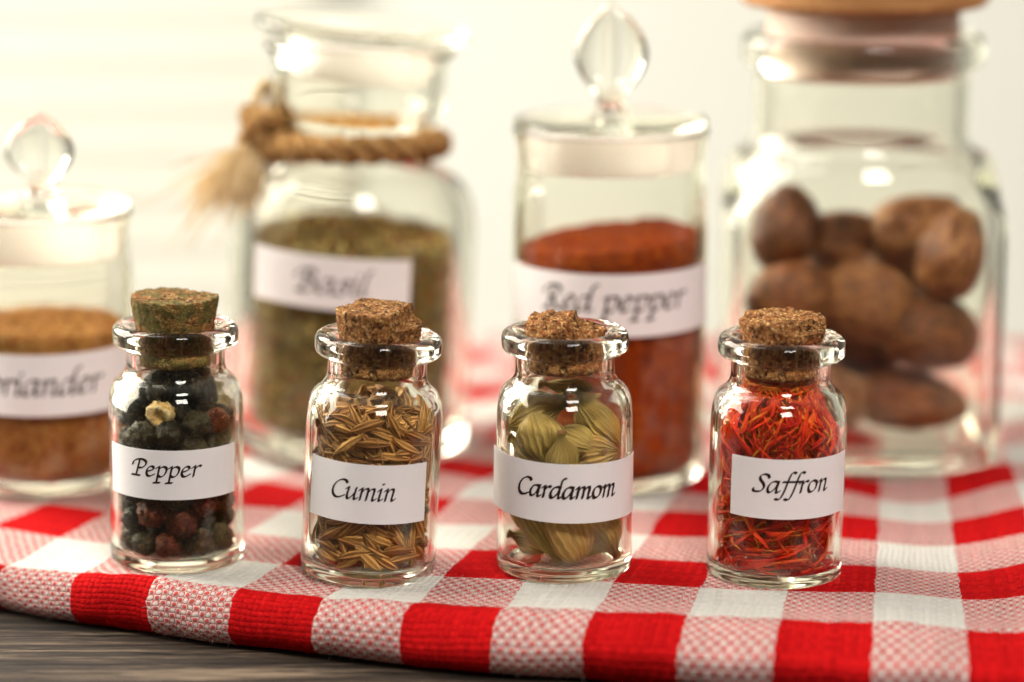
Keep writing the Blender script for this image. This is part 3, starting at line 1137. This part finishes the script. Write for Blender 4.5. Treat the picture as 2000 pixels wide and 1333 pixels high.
def pod(label, px, py, yl, ang, toward, L, W, tan=False, seed=0, pw=.8, flat=.9):
    """stem end points to ang (deg, 0 = right, 90 = up in the picture), toward > 0 tips it to the camera"""
    v, f, u = spindle(L, W, 3, .12, 80, 34, bend=0.03, power=pw, stem=.068, flat=flat, taper=-0.15, seed=seed, ripple=.16)
    # fine lengthwise wrinkles
    v = [(x, y * (1 + .016 * math.cos(40 * PI * uu[1])), z * (1 + .016 * math.cos(40 * PI * uu[1]))) for (x, y, z), uu in zip(v, u)]
    o = mesh_obj('cardamom_pod', v, f, POD_TAN if tan else POD, None, True, u)
    base = MCA.translation / CM
    w = on_y(px, py, base.y + yl)
    a, t = rad(ang), rad(toward)
    x = Vector((math.cos(a) * math.cos(t), -math.sin(t), math.sin(a) * math.cos(t)))
    y = Vector((0, -1, 0)).cross(x)
    if y.length < .05:
        y = Vector((0, 0, 1)).cross(x)
    y.normalize()
    z = x.cross(y)
    R = Matrix((x, y, z)).transposed() @ Matrix.Rotation(seed * 1.3, 3, 'X')
    for _ in range(12):      # keep the pod inside the glass
        q = [w - base + R @ Vector(p) for p in v]
        far = max(q, key=lambda p: math.hypot(p.x, p.y) - inner_radius(p.z))
        e = math.hypot(far.x, far.y) - inner_radius(far.z)
        low = min(p.z for p in q)
        if e > 0:
            w -= Vector((far.x, far.y, 0)).normalized() * (e + .005)
        if low < .19:
            w.z += .19 - low
    o.matrix_world = Matrix.Translation(w * CM) @ R.to_4x4()
    tag(o, label, 'cardamom pod', 'cardamom pods in the bottle')


pod('small round cardamom pod with its stem pointing up, just above the label', 1095, 892, -.62, 92, 12, .95, .30, seed=1)
pod('broad cardamom pod leaning left with its stem pointing down to the label', 1052, 862, -.45, -78, 20, 1.05, .37, seed=2)
pod('cardamom pod with its stem end pointing right towards the viewer', 1130, 868, -.25, -12, 38, 1.05, .31, seed=3)
pod('plump yellowish cardamom pod at the right just above the label', 1188, 893, -.40, 200, -25, .95, .33, True, seed=4)
pod('olive cardamom pod lying high at the left wall of the bottle', 1030, 806, .05, 25, -10, 1.05, .30, seed=5)
pod('long pale cardamom pod slanting down at the upper right', 1160, 815, .05, 130, 8, 1.30, .32, seed=6)
pod('dark cardamom pod end at the left wall just above the label', 1010, 885, -.10, 150, -20, 1.0, .29, seed=7)
pod('cardamom pod lying flat highest in the bottle under the cork', 1105, 758, .25, 176, 0, .95, .17, seed=8)
pod('broad tan cardamom pod standing below the label at the centre', 1098, 1052, -.50, 118, -10, 1.25, .42, True, seed=9, pw=.5)
pod('long brown cardamom pod with its stem at the floor of the bottle, lower left', 1042, 1062, -.55, -60, 10, 1.35, .25, seed=10)
pod('olive cardamom pod standing by the lower right wall', 1188, 1066, -.25, -62, 0, 1.1, .31, seed=11)
pod('thin cardamom pod lying on the bottle floor with stem to the right', 1140, 1102, -.1, -14, 18, 1.1, .22, seed=12)
pod('short cardamom pod at the lower left wall under the label', 1006, 1052, .0, 160, 10, .8, .24, seed=13)
pod('narrow cardamom pod behind the tan one below the label', 1148, 1030, .1, 70, 0, 1.2, .29, True, seed=14)
for i, (x, y, d, a) in enumerate([(1060, 965, .1, 40), (1140, 960, .0, 120), (1105, 985, .45, 10), (1020, 970, .3, 80), (1180, 965, .3, 95)]):
    pod('cardamom pod mostly hidden behind the Cardamom paper label', x, y, d, a, 0, 1.1, .29, seed=15 + i)

# saffron threads
SAF = m_saffron()
rng = random.Random(21)


def thread(az, r, z, phi, L, w, curl):
    """flat tapering ribbon following the wall; returns verts, faces, uvs in bottle space"""
    nring, nseg = 11, 6
    V, F, U = [], [], []
    x, p = 0.0, phi
    pts = []
    a, zz = az, z
    ph = rng.uniform(0, 6.28)
    for j in range(nring + 1):
        t = j / nring
        rr = r + 0.035 * math.sin(ph + t * 5) + 0.02 * math.sin(ph * 2 + t * 11)
        pts.append((a, rr, zz))
        p += curl / nring + 0.10 * math.sin(ph + 9 * t)
        a += math.cos(p) * L / nring / max(r, .3)
        zz += math.sin(p) * L / nring
    da, dzz = pts[nring // 2][0] - az, pts[nring // 2][2] - z
    C3 = []
    for a, rr, zz in pts:
        zq = min(max(zz - dzz, 0.24), 3.2)
        rr = min(rr, inner_radius(zq) - .01)
        C3.append(Vector((rr * math.sin(a - da), -rr * math.cos(a - da), zq)))
    for j in range(nring + 1):
        t = j / nring
        T = (C3[min(j + 1, nring)] - C3[max(j - 1, 0)])
        T = T.normalized() if T.length > 1e-6 else Vector((1, 0, 0))
        out = Vector((C3[j].x, C3[j].y, 0.001)).normalized()
        S = T.cross(out)
        S = S.normalized() if S.length > 1e-4 else Vector((0, 0, 1))
        O = S.cross(T)
        tw = ph + t * 2.0
        S, O = S * math.cos(tw) + O * math.sin(tw), O * math.cos(tw) - S * math.sin(tw)
        ww = w * (0.45 + 0.9 * (1 - t) ** 1.2) * (0.3 if j in (0, nring) else 1)
        for i in range(nseg):
            b = 2 * PI * i / nseg
            V.append(tuple(C3[j] + S * ww * math.cos(b) + O * ww * 0.38 * math.sin(b)))
            U.append((t, i / nseg))
    for j in range(nring):
        for i in range(nseg):
            k = (i + 1) % nseg
            F.append((j * nseg + i, j * nseg + k, (j + 1) * nseg + k, (j + 1) * nseg + i))
    return V, F, U


for i in range(290):
    az = rng.uniform(-1.75, 1.75)
    z = rng.uniform(0.3, 3.15)
    phi = rng.gauss(1.3, .55) if z > 1.7 else rng.gauss(0.25, .55)
    if rng.random() < .5:
        phi = PI - phi
    v, f, u = thread(az, rng.uniform(.76, .93), z, phi, rng.uniform(.55, 1.35), rng.uniform(.022, .048), rng.gauss(0, .5))
    o = mesh_obj('saffron_thread', v, f, SAF, None, True, u)
    o.matrix_world = MSA
    tag(o, 'thin dry red thread tangled in the bottle labelled Saffron', 'saffron thread', 'saffron threads in the bottle')
V, F, U = [], [], []
for i in range(1300):
    az, z = rng.uniform(-PI, PI), rng.uniform(.27, 3.1)
    r = rng.uniform(.35, .78) if abs(az) < 1.75 else rng.uniform(.5, .92)
    v, f, u = thread(az, r, z, rng.gauss(1.0, .8), rng.uniform(.5, 1.3), rng.uniform(.022, .045), rng.gauss(0, .5))
    b = len(V)
    V += v
    F += [tuple(q + b for q in ff) for ff in f]
    U += u
o = mesh_obj('saffron_filling', V, F, SAF, None, True, U)
o.matrix_world = MSA
tag(o, 'deeper tangle of red saffron filling the middle of the Saffron bottle', 'saffron', kind='stuff')


# ------------------------------------------------------------------ big jars behind
def filling(name, M, R, z0, ztop, mat, label, cat, bump, sc, tilt=0.0, mound=0.0, rough_side=0.0):
    seg, V, F = 110, [], []
    prof = [(R * k / 4, z0, 0) for k in range(5)] + [(R, z0 + (ztop - z0) * k / 16, 0) for k in range(1, 17)]
    prof += [(R * (1 - k / 26), ztop, 1) for k in range(1, 27)]
    for r, z, top in prof:
        for j in range(seg):
            t = 2 * PI * j / seg
            x, y = r * math.cos(t), r * math.sin(t)
            f = max(0.0, (z - z0) / (ztop - z0))
            zz = z + f * tilt * x / R
            if top:
                zz += mound * (1 - (r / R) ** 2) + bump * (noise.noise((x * sc, y * sc, 1)) + .6 * noise.noise((x * sc * 2.7, y * sc * 2.7, 5)))
            else:
                k = 1 - rough_side * abs(noise.noise((x * 6, y * 6, z * 6)))
                x, y = x * k, y * k
                if f == 1:
                    zz += bump * (noise.noise((x * sc, y * sc, 1)) + .6 * noise.noise((x * sc * 2.7, y * sc * 2.7, 5)))
            V.append((x, y, zz))
    for i in range(len(prof) - 1):
        for j in range(seg):
            k = (j + 1) % seg
            F.append((i * seg + j, i * seg + k, (i + 1) * seg + k, (i + 1) * seg + j))
    o = mesh_obj(name, V, F, mat)
    o.matrix_world = M
    return tag(o, label, cat, kind='stuff')


def scatter(M, R, z0, ztop, n, size, mats, name, label, cat, thin=.3, seed=0, mound=0.0):
    """flakes along the glass and on top, one mesh of many flakes"""
    rg = random.Random(seed)
    V, F, MI = [], [], []
    for i in range(n):
        if rg.random() < .72:
            a, z = rg.uniform(0, 2 * PI), rg.uniform(z0 + .03, ztop)
            r = R + rg.uniform(-.06, .02)
        else:
            a, r, z = rg.uniform(0, 2 * PI), R * math.sqrt(rg.random()), ztop + rg.uniform(-.02, .07)
            z += mound * (1 - (r / R) ** 2)
        c = Vector((r * math.cos(a), r * math.sin(a), z))
        q = Matrix.Rotation(rg.uniform(0, 6.28), 3, 'X') @ Matrix.Rotation(rg.uniform(0, 6.28), 3, 'Z')
        s = size * rg.uniform(.5, 1.3)
        b = len(V)
        for p in [(1, 0, 0), (0, .6, 0), (-1, 0, 0), (0, -.6, 0), (0, 0, thin), (0, 0, -thin)]:
            w = c + q @ (Vector(p) * s)
            h = math.hypot(w.x, w.y)
            if h > R + .03:
                w.x *= (R + .03) / h
                w.y *= (R + .03) / h
            V.append(tuple(w))
        for t in [(0, 1, 4), (1, 2, 4), (2, 3, 4), (3, 0, 4), (1, 0, 5), (2, 1, 5), (3, 2, 5), (0, 3, 5)]:
            F.append(tuple(b + k for k in t))
        MI += [rg.randrange(len(mats))] * 8
    o = mesh_obj(name, V, F, None, None, False)
    for mm in mats:
        o.data.materials.append(mm)
    o.data.polygons.foreach_set('material_index', MI)
    o.matrix_world = M
    return tag(o, label, cat, kind='stuff')


def flat(name, c, rough=.8):
    k = NT(name)
    v = k.coord()
    col = k.mix(k.noise(v, 700, 3), tuple(a * .7 for a in c), tuple(min(1, a * 1.3) for a in c))
    return k.bsdf(col, rough, None, .2)


def knob_stopper(M, ztop, R, rin, plug_lo, tip, wide_z, wide_r, label):
    """ground glass plug under a clear disc and a pressed onion shaped knob"""
    root = empty('glass_stopper', label, 'stopper', local(M, 0, 0, ztop))
    z = lambda q: q - ztop
    lathe('disc', [(0, 0.012), (R * .9, 0.012, .03), (R, 0.05, .04), (R * .985, 0.15, .05), (R * .6, 0.20, .2), (0.40, 0.21)], GLASS, root, wobble=.004)
    lathe('plug', [(rin - .16, 0.0), (rin, 0.0, .02), (rin - .03, z(plug_lo), .03), (rin - .17, z(plug_lo), .03), (rin - .16, 0.0)], FROST, root, step=.12)
    # knob: flattened solid of revolution
    h = tip - ztop
    zw = wide_z - ztop
    z0 = .24 + .14 * h
    pr = [(.40, .21), (.30, .26), (.24, .24 + .08 * h)]
    for q in np.linspace(0.04, 0.92, 9):      # onion: a round body drawn up into a small tip
        pr.append((max(wide_r * math.sin(PI * (0.10 + 0.82 * q)) ** .85, .235 if q < .3 else 0), z0 + (h * .94 - z0) * q))
    pr += [(.11, h * .965), (.05, h)]
    kp = [(max(p.x, .01), p.y) for p in spline(pr, 5)] + [(0, h + .005)]
    lathe('knob', kp, GLASS, root, step=.06, seg=80, shape=lambda t, zz: 1.0 if zz < .35 else 1 - (0.70 * min(1, (zz - .35) / .35)) * abs(math.sin(t)) ** 1.1)
    return root


def cyl_jar(px, py_front, R, label, H, neck):
    p = on_z(px, py_front, 0)
    M = frame(p.x, p.y + R, cloth_height(p.x, p.y + R) + .0)
    root = empty('spice_jar', label, 'jar', M, 'larger glass spice jars behind')
    t = 0.14
    pts = [(0, .10), (R * .7, .08, .2), (R * .9, 0, .15), (R, .05, .12), (R, .4), (R, neck - .25, .25), (R * .965, neck, .2), (R * .965, H - .32, .15), (R * 1.015, H - .03, .05),
           (R * .98, H, .03), (R * .92, H - .03, .04), (R * .885, H - .35, .1), (R * .885, neck, .2), (R - t, neck - .25, .2), (R - t, .22, .2), (0, .26)]
    vessel(root, pts, [('glass_body', -1, neck - .05), ('glass_rim', neck - .05, 99)], GLASS, wobble=.012, seed=px)
    return root, M


# coriander jar
RC = 1.60
rc, MC = cyl_jar(72, 985, RC, 'squat clear jar labelled Coriander at the left edge, half full of brown grains', 4.90, 4.0)
label_part(rc, RC, -80, 74, 1.50, 2.60, 'Coriander', 2.46, .42, .02, 1.88, .075, .024)
CORS = [flat('coriander_tan', (0.50, 0.26, 0.06)), flat('coriander_brown', (0.22, 0.065, 0.015)), flat('coriander_rust', (0.27, 0.045, 0.010)), flat('coriander_pale', (0.58, 0.35, 0.12))]
filling('ground_coriander', MC, RC - .22, .28, 2.86, m_noise('coriander_bulk', [(.3, (.26, .085, .02)), (.6, (.40, .18, .045))], 260), 'brown ground coriander filling the Coriander jar', 'ground spice', .02, 4)
scatter(MC, RC - .21, 1.75, 2.86, 6000, .035, [CORS[0], CORS[3], CORS[0], CORS[1]], 'coriander_grain', 'golden tan coriander grains in the upper layer of the Coriander jar', 'grains', .6, 3)
scatter(MC, RC - .20, .28, 1.80, 6000, .040, [CORS[2], CORS[1], CORS[2], CORS[0]], 'coriander_grain', 'rusty red brown coriander grains in the lower layer of the Coriander jar', 'grains', .6, 4)
knob_stopper(MC, 4.92, RC * 1.0, RC * .875, 4.12, 6.66, 5.92, .62, 'clear glass stopper with onion knob in the Coriander jar')

# red pepper jar
RR = 1.75
rr_, MR = cyl_jar(1194, 978, RR, 'tall clear jar labelled Red pepper, filled with orange red powder', 6.36, 5.5)
label_part(rr_, RR, -80, 77, 2.90, 4.02, 'Red pepper', 2.75, .42, .03, 3.36, .075, .024)
POW = m_noise('chilli_powder', [(.3, (.16, .016, .001)), (.55, (.24, .034, .002)), (.75, (.33, .075, .005))], 420, .9, .0004, .1)
filling('red_pepper_powder', MR, RR - .17, .28, 4.36, POW, 'orange red ground chilli powder filling the Red pepper jar', 'ground spice', .075, 1.3, tilt=.16, mound=.18)
knob_stopper(MR, 6.38, RR * 1.0, RR * .875, 5.68, 8.58, 7.68, .66, 'tall clear glass stopper with onion knob in the Red pepper jar')

# basil jar
RB = 2.30
pb = on_z(664, 925, 0)
MB = frame(pb.x, pb.y + RB, cloth_height(pb.x, pb.y + RB), 0, 2.6)
rb = empty('spice_jar', 'round shouldered clear jar labelled Basil with rope tied round its neck', 'jar', MB, 'larger glass spice jars behind')
vessel(rb, [(0, .16), (1.5, .12, .3), (2.0, 0, .2), (2.30, .08, .2), (2.30, .6), (2.30, 4.95, .95), (1.30, 5.45, .25), (1.30, 5.98, .1), (1.62, 6.30, .2), (1.62, 7.30, .15), (1.78, 7.46, .08), (1.82, 7.58, .06), (1.70, 7.62, .05),
            (1.40, 7.56, .06), (1.38, 6.36, .2), (1.10, 6.02, .15), (1.10, 5.42, .25), (1.92, 4.80, .75), (1.90, .34, .3), (0, .38)],
       [('glass_body', -1, 5.40), ('glass_neck', 5.40, 7.35), ('glass_rim', 7.35, 99)], GLASS, wobble=.015, seed=3)
label_part(rb, RB, -48, 30, 2.98, 3.95, 'Basil', 1.42, .40, -.27, 3.28, .075, .024, slant=-0.03)
BAS = [flat('basil_olive', (.31, .19, .05)), flat('basil_green', (.17, .12, .028)), flat('basil_brown', (.24, .085, .025)), flat('basil_pale', (.46, .35, .12)), flat('basil_dark', (.12, .075, .025))]
filling('dried_basil', MB, 1.86, .5, 3.95, m_noise('basil_bulk', [(.3, (.06, .04, .015)), (.5, (.15, .12, .04)), (.7, (.26, .22, .09))], 320), 'dried green basil filling the Basil jar', 'dried herb', .05, 3)
scatter(MB, 1.87, .5, 3.95, 5200, .085, BAS, 'basil_flake', 'crumbled olive green basil flakes against the glass of the Basil jar', 'herb flakes', .2, 5)
Mlid = local(MB, .03, 0, 7.72, Matrix.Rotation(rad(3.0), 3, 'Y'))
lid = empty('glass_stopper', 'wide flat clear glass lid sitting tilted on the Basil jar', 'lid', Mlid)
lathe('lid_disc', [(0, 0), (1.85, 0, .1), (2.0, .08, .08), (2.0, .2, .08), (1.85, .28, .1), (0, .28)], GLASS, lid, wobble=.006)
lathe('plug', [(1.15, -.02), (1.32, -.02, .03), (1.30, -.75, .05), (1.16, -.75, .05), (1.15, -.02)], FROST, lid)


# rope round the basil jar
def tube(path, r, nseg=8, close=False, rv=None):
    P = [Vector(p) for p in path]
    V, F = [], []
    n = len(P)
    ref = Vector((0.13, 0.21, 0.97))
    for i in range(n):
        T = (P[(i + 1) % n] - P[i - 1]) if close else (P[min(i + 1, n - 1)] - P[max(i - 1, 0)])
        T.normalize()
        A = T.cross(ref).normalized()
        B = T.cross(A)
        q = r if rv is None else r * rv(i / (n - 1))
        for k in range(nseg):
            t = 2 * PI * k / nseg
            V.append(tuple(P[i] + A * q * math.cos(t) + B * q * math.sin(t)))
    for i in range(n if close else n - 1):
        for k in range(nseg):
            j = (i + 1) % n
            F.append((i * nseg + k, i * nseg + (k + 1) % nseg, j * nseg + (k + 1) % nseg, j * nseg + k))
    return V, F


def twist(path, R, r, turns, strands=3):
    """three strands wound about a path"""
    P = [Vector(p) for p in path]
    n = len(P)
    V, F = [], []
    for s in range(strands):
        pts = []
        for i in range(n):
            T = (P[min(i + 1, n - 1)] - P[max(i - 1, 0)]).normalized()
            A = T.cross(Vector((0.1, 0.2, 1))).normalized()
            B = T.cross(A)
            a = 2 * PI * (turns * i / (n - 1) + s / strands)
            pts.append(P[i] + A * R * math.cos(a) + B * R * math.sin(a))
        v, f = tube(pts, r, 9)
        F += [tuple(k + len(V) for k in q) for q in f]
        V += v
    return V, F


ROPE = m_noise('jute_fibre', [(.3, (.17, .08, .024)), (.5, (.36, .19, .065)), (.7, (.54, .33, .14))], 700, .9, .0004, .1, detail=5)
rope = empty('jute_rope', 'thick twisted jute rope tied round the neck of the Basil jar', 'rope', local(MB, 0, 0, 5.72))
ring = [(1.52 * math.cos(t), 1.52 * math.sin(t), .10 * math.sin(t * 1.0 + 2.6)) for t in np.linspace(rad(-172), rad(176), 240)]
v, f = twist(ring, .152, .128, 7)
mesh_obj('rope_band', v, f, ROPE, rope)
kc = Vector((-1.70, -.42, .16))
kp = [kc + Vector((.30 * math.cos(t) * (1 + .3 * math.cos(1.5 * t)), .24 * math.sin(t), .34 * math.sin(1.5 * t + .4))) for t in np.linspace(0, 4 * PI, 70)]
v, f = twist(kp, .10, .115, 8)
mesh_obj('knot', v, f, ROPE, rope)
lp = [kc + Vector((.0 + .16 * math.sin(t), .1, .45 - .45 * math.cos(t))) for t in np.linspace(0.2, 2 * PI - .2, 50)]
v, f = twist(lp, .06, .07, 8)
LOOP = (v, f)
rg = random.Random(8)
PALE = m_noise('frayed_fibre', [(.3, (.60, .40, .18)), (.7, (.82, .66, .40))], 700, .9, 0, .1)
mesh_obj('loop', *LOOP, PALE, rope)
for e, (dirv, L) in enumerate([(Vector((-.62, -.25, -.62)), 1.15), (Vector((-.30, -.45, -.80)), .95)]):
    cord = [kc + dirv.normalized() * L * .40 * t + Vector((0, 0, .05 * math.sin(3 * t))) for t in np.linspace(0, 1, 24)]
    v, f = twist(cord, .09, .10, 2)
    V, F = list(v), list(f)
    for i in range(190):
        st = cord[-1] + Vector((rg.gauss(0, .08), rg.gauss(0, .08), rg.gauss(0, .07)))
        dv = (dirv.normalized() + Vector((rg.gauss(0, .42), rg.gauss(0, .35), rg.gauss(0, .30) - .1))) * rg.uniform(.5, 1.1) * L * .9
        bd = Vector((rg.gauss(0, .15), rg.gauss(0, .15), -.15))
        path = [st + dv * t + bd * t * t for t in np.linspace(-.15, 1, 7)]
        v, f = tube(path, .012, 4)
        F += [tuple(k + len(V) for k in q) for q in f]
        V += v
    mesh_obj('tassel', V, F, PALE, rope)

# nutmeg jar: square shouldered
HN = 2.62
pn = on_z(1697, 928, 0)
NY = pn.y + HN
MN = frame(pn.x, NY, cloth_height(pn.x, NY), 0, 0, -2)
rn = empty('square_jar', 'large square clear jar of whole nutmegs under a wooden lid', 'jar', MN, 'larger glass spice jars behind')


def sq(t, z):
    q = 1.0 if z < 4.5 else max(0.0, 1 - (z - 4.5) / 1.2)
    q = q * q * (3 - 2 * q)
    s = (abs(math.cos(t)) ** 7 + abs(math.sin(t)) ** 7) ** (-1 / 7)
    return 1 + (s - 1) * q * .93


vessel(rn, [(0, .14), (1.8, .12, .3), (2.3, 0, .2), (2.62, .1, .25), (2.62, .6), (2.62, 5.50, 1.0), (2.10, 5.78, .25), (2.0, 5.95, .15), (2.0, 7.20, .12), (2.24, 7.34, .12), (2.26, 7.80, .14), (2.10, 7.92, .06),
            (1.86, 7.88, .06), (1.80, 7.70, .1), (1.80, 5.86, .25), (2.38, 5.32, .9), (2.36, .30, .35), (0, .33)],
       [('glass_body', -1, 5.85), ('glass_neck', 5.85, 7.25), ('glass_rim', 7.25, 99)], GLASS, seg=144, shape=sq, wobble=.012, seed=9)
Mwl = local(MN, 0, 0, 8.42)
wl = empty('wooden_stopper', 'round orange brown wooden lid with pale seal on the nutmeg jar', 'lid', Mwl)
lathe('wood_disc', [(0, 0), (2.2, 0, .06), (2.30, .08, .08), (2.30, .9, .2), (2.1, 1.1, .2), (0, 1.1)], m_wood('lid_wood', (.30, .13, .04), (.48, .23, .08), (.58, .31, .12), 6), wl)
lathe('seal', [(0, -1.12), (1.6, -1.12, .05), (1.76, -1.05, .05), (1.785, -.5), (1.785, -.004), (0, -.004)], m_noise('seal_rubber', [(.3, (.66, .50, .40)), (.7, (.74, .58, .48))], 200, .5), wl)

NUT = NT('nutmeg_shell')
vv = NUT.coord('Object', (1, 2.2, 2.2))
nn = NUT.noise(vv, 260, 6, .6, 1.2)
oi = NUT.n('ShaderNodeObjectInfo')
ff = NUT.m('ADD', nn, NUT.m('MULTIPLY', NUT.m('SUBTRACT', oi.outputs['Random'], .5), .18))
NUTM = NUT.bsdf(NUT.ramp(ff, [(.32, (.065, .018, .006)), (.5, (.21, .072, .022)), (.7, (.42, .20, .07))]), .38, NUT.bump(nn, .0006), .3)
NV, NF = ico(4)


NUTS = []


def nutmeg(*q):
    NUTS.append(q)


def place_nutmeg(label, w_, a, b, ang, toward, seed):
    rgn = random.Random(seed)
    off = Vector((rgn.uniform(0, 30), rgn.uniform(0, 30), rgn.uniform(0, 30)))
    V = []
    for v_ in NV:
        k = 1 + .05 * noise.noise(Vector((v_.x * 1.0, v_.y * 4, v_.z * 4)) + off) + .09 * noise.noise(v_ * 1.2 + off) - .03 * abs(noise.noise(Vector((v_.x * 1.5, v_.y * 7, v_.z * 7)) + off))
        V.append((v_.x * a * 1.08 * k, v_.y * b * k * (1 - .10 * v_.x), v_.z * b * k * (1 - .10 * v_.x)))
    o = mesh_obj('nutmeg', V, NF, NUTM)
    RT = Matrix.Rotation(rad(-ang), 3, 'Y') @ Matrix.Rotation(rad(toward), 3, 'Z')
    ex = [max(abs((RT @ Vector(p))[i]) for p in V) for i in range(3)]
    for i, c in ((0, pn.x), (1, NY)):
        lim = max(0, 2.28 - ex[i])
        w_[i] = c + max(-lim, min(lim, w_[i] - c))
    w_.z = max(w_.z, .36 + ex[2])
    o.matrix_world = Matrix.Translation(w_ * CM) @ RT.to_4x4()
    tag(o, label, 'nutmeg', 'whole nutmegs in the square jar')


nutmeg('pale sunlit nutmeg at the left wall, topmost on that side', 1508, 462, -1.1, .86, .74, 60, 20, 1)
nutmeg('dark round nutmeg near the top of the pile, second from the left', 1640, 468, -.5, .72, .64, 20, 30, 2)
nutmeg('long nutmeg lying highest in the jar at the right', 1812, 425, -.9, .98, .66, 18, 10, 3)
nutmeg('egg shaped orange brown nutmeg under the highest one at the right wall', 1838, 518, -1.45, .86, .70, 68, 15, 4)
nutmeg('wide dark nutmeg at the left wall under the pale one', 1525, 562, -1.35, .88, .76, 5, 20, 5)
nutmeg('big nutmeg pointing forward in the middle of the jar', 1690, 595, -1.45, 1.0, .82, 165, 35, 6)
nutmeg('reddish brown nutmeg lying at the right, second from the bottom', 1808, 692, -1.45, 1.12, .76, -12, 5, 7)
nutmeg('dark nutmeg lying on the floor of the square jar at the right', 1795, 815, -1.3, 1.2, .62, -8, 0, 8)
nutmeg('dark nutmeg behind the Saffron cork, low at the left wall', 1560, 700, -1.0, .95, .78, 30, 10, 9)
nutmeg('nutmeg on the jar floor behind the Saffron bottle', 1570, 815, -1.1, 1.05, .74, 5, 10, 10)
for i, (x, y, d) in enumerate([(1700, 700, -.2), (1600, 610, .2), (1740, 540, .5), (1660, 780, .5), (1800, 640, .6)]):
    nutmeg('nutmeg deep inside the square jar, mostly hidden by those in front', x, y, d, .95, .76, 40 * i, 20, 20 + i)

NP = np.array([list(on_y(q[1], q[2], NY + q[3])) for q in NUTS])
NR = np.array([(q[4] + 2 * q[5]) / 3 * 0.91 for q in NUTS])
for _ in range(60):
    for i in range(len(NP)):
        for k in range(i):
            d = NP[i] - NP[k]
            L = max(1e-6, np.linalg.norm(d))
            e = NR[i] + NR[k] - L
            if e > 0:
                wi = 0.25 if i < 10 else 0.75     # the ones in front keep their places
                wk = 0.25 if k < 10 else 0.75
                NP[i] += d / L * e * .5 * wi
                NP[k] -= d / L * e * .5 * wk
    NP[:, 0] = pn.x + np.clip(NP[:, 0] - pn.x, -2.3 + NR, 2.3 - NR)
    NP[:, 1] = NY + np.clip(NP[:, 1] - NY, -2.3 + NR, 2.3 - NR)
    NP[:, 2] = np.clip(NP[:, 2], .34 + NR, 4.25)
for q, p in zip(NUTS, NP):
    place_nutmeg(q[0], Vector(p), q[4] * .93, q[5] * .93, q[6], q[7], q[8])

bpy.context.view_layer.update()
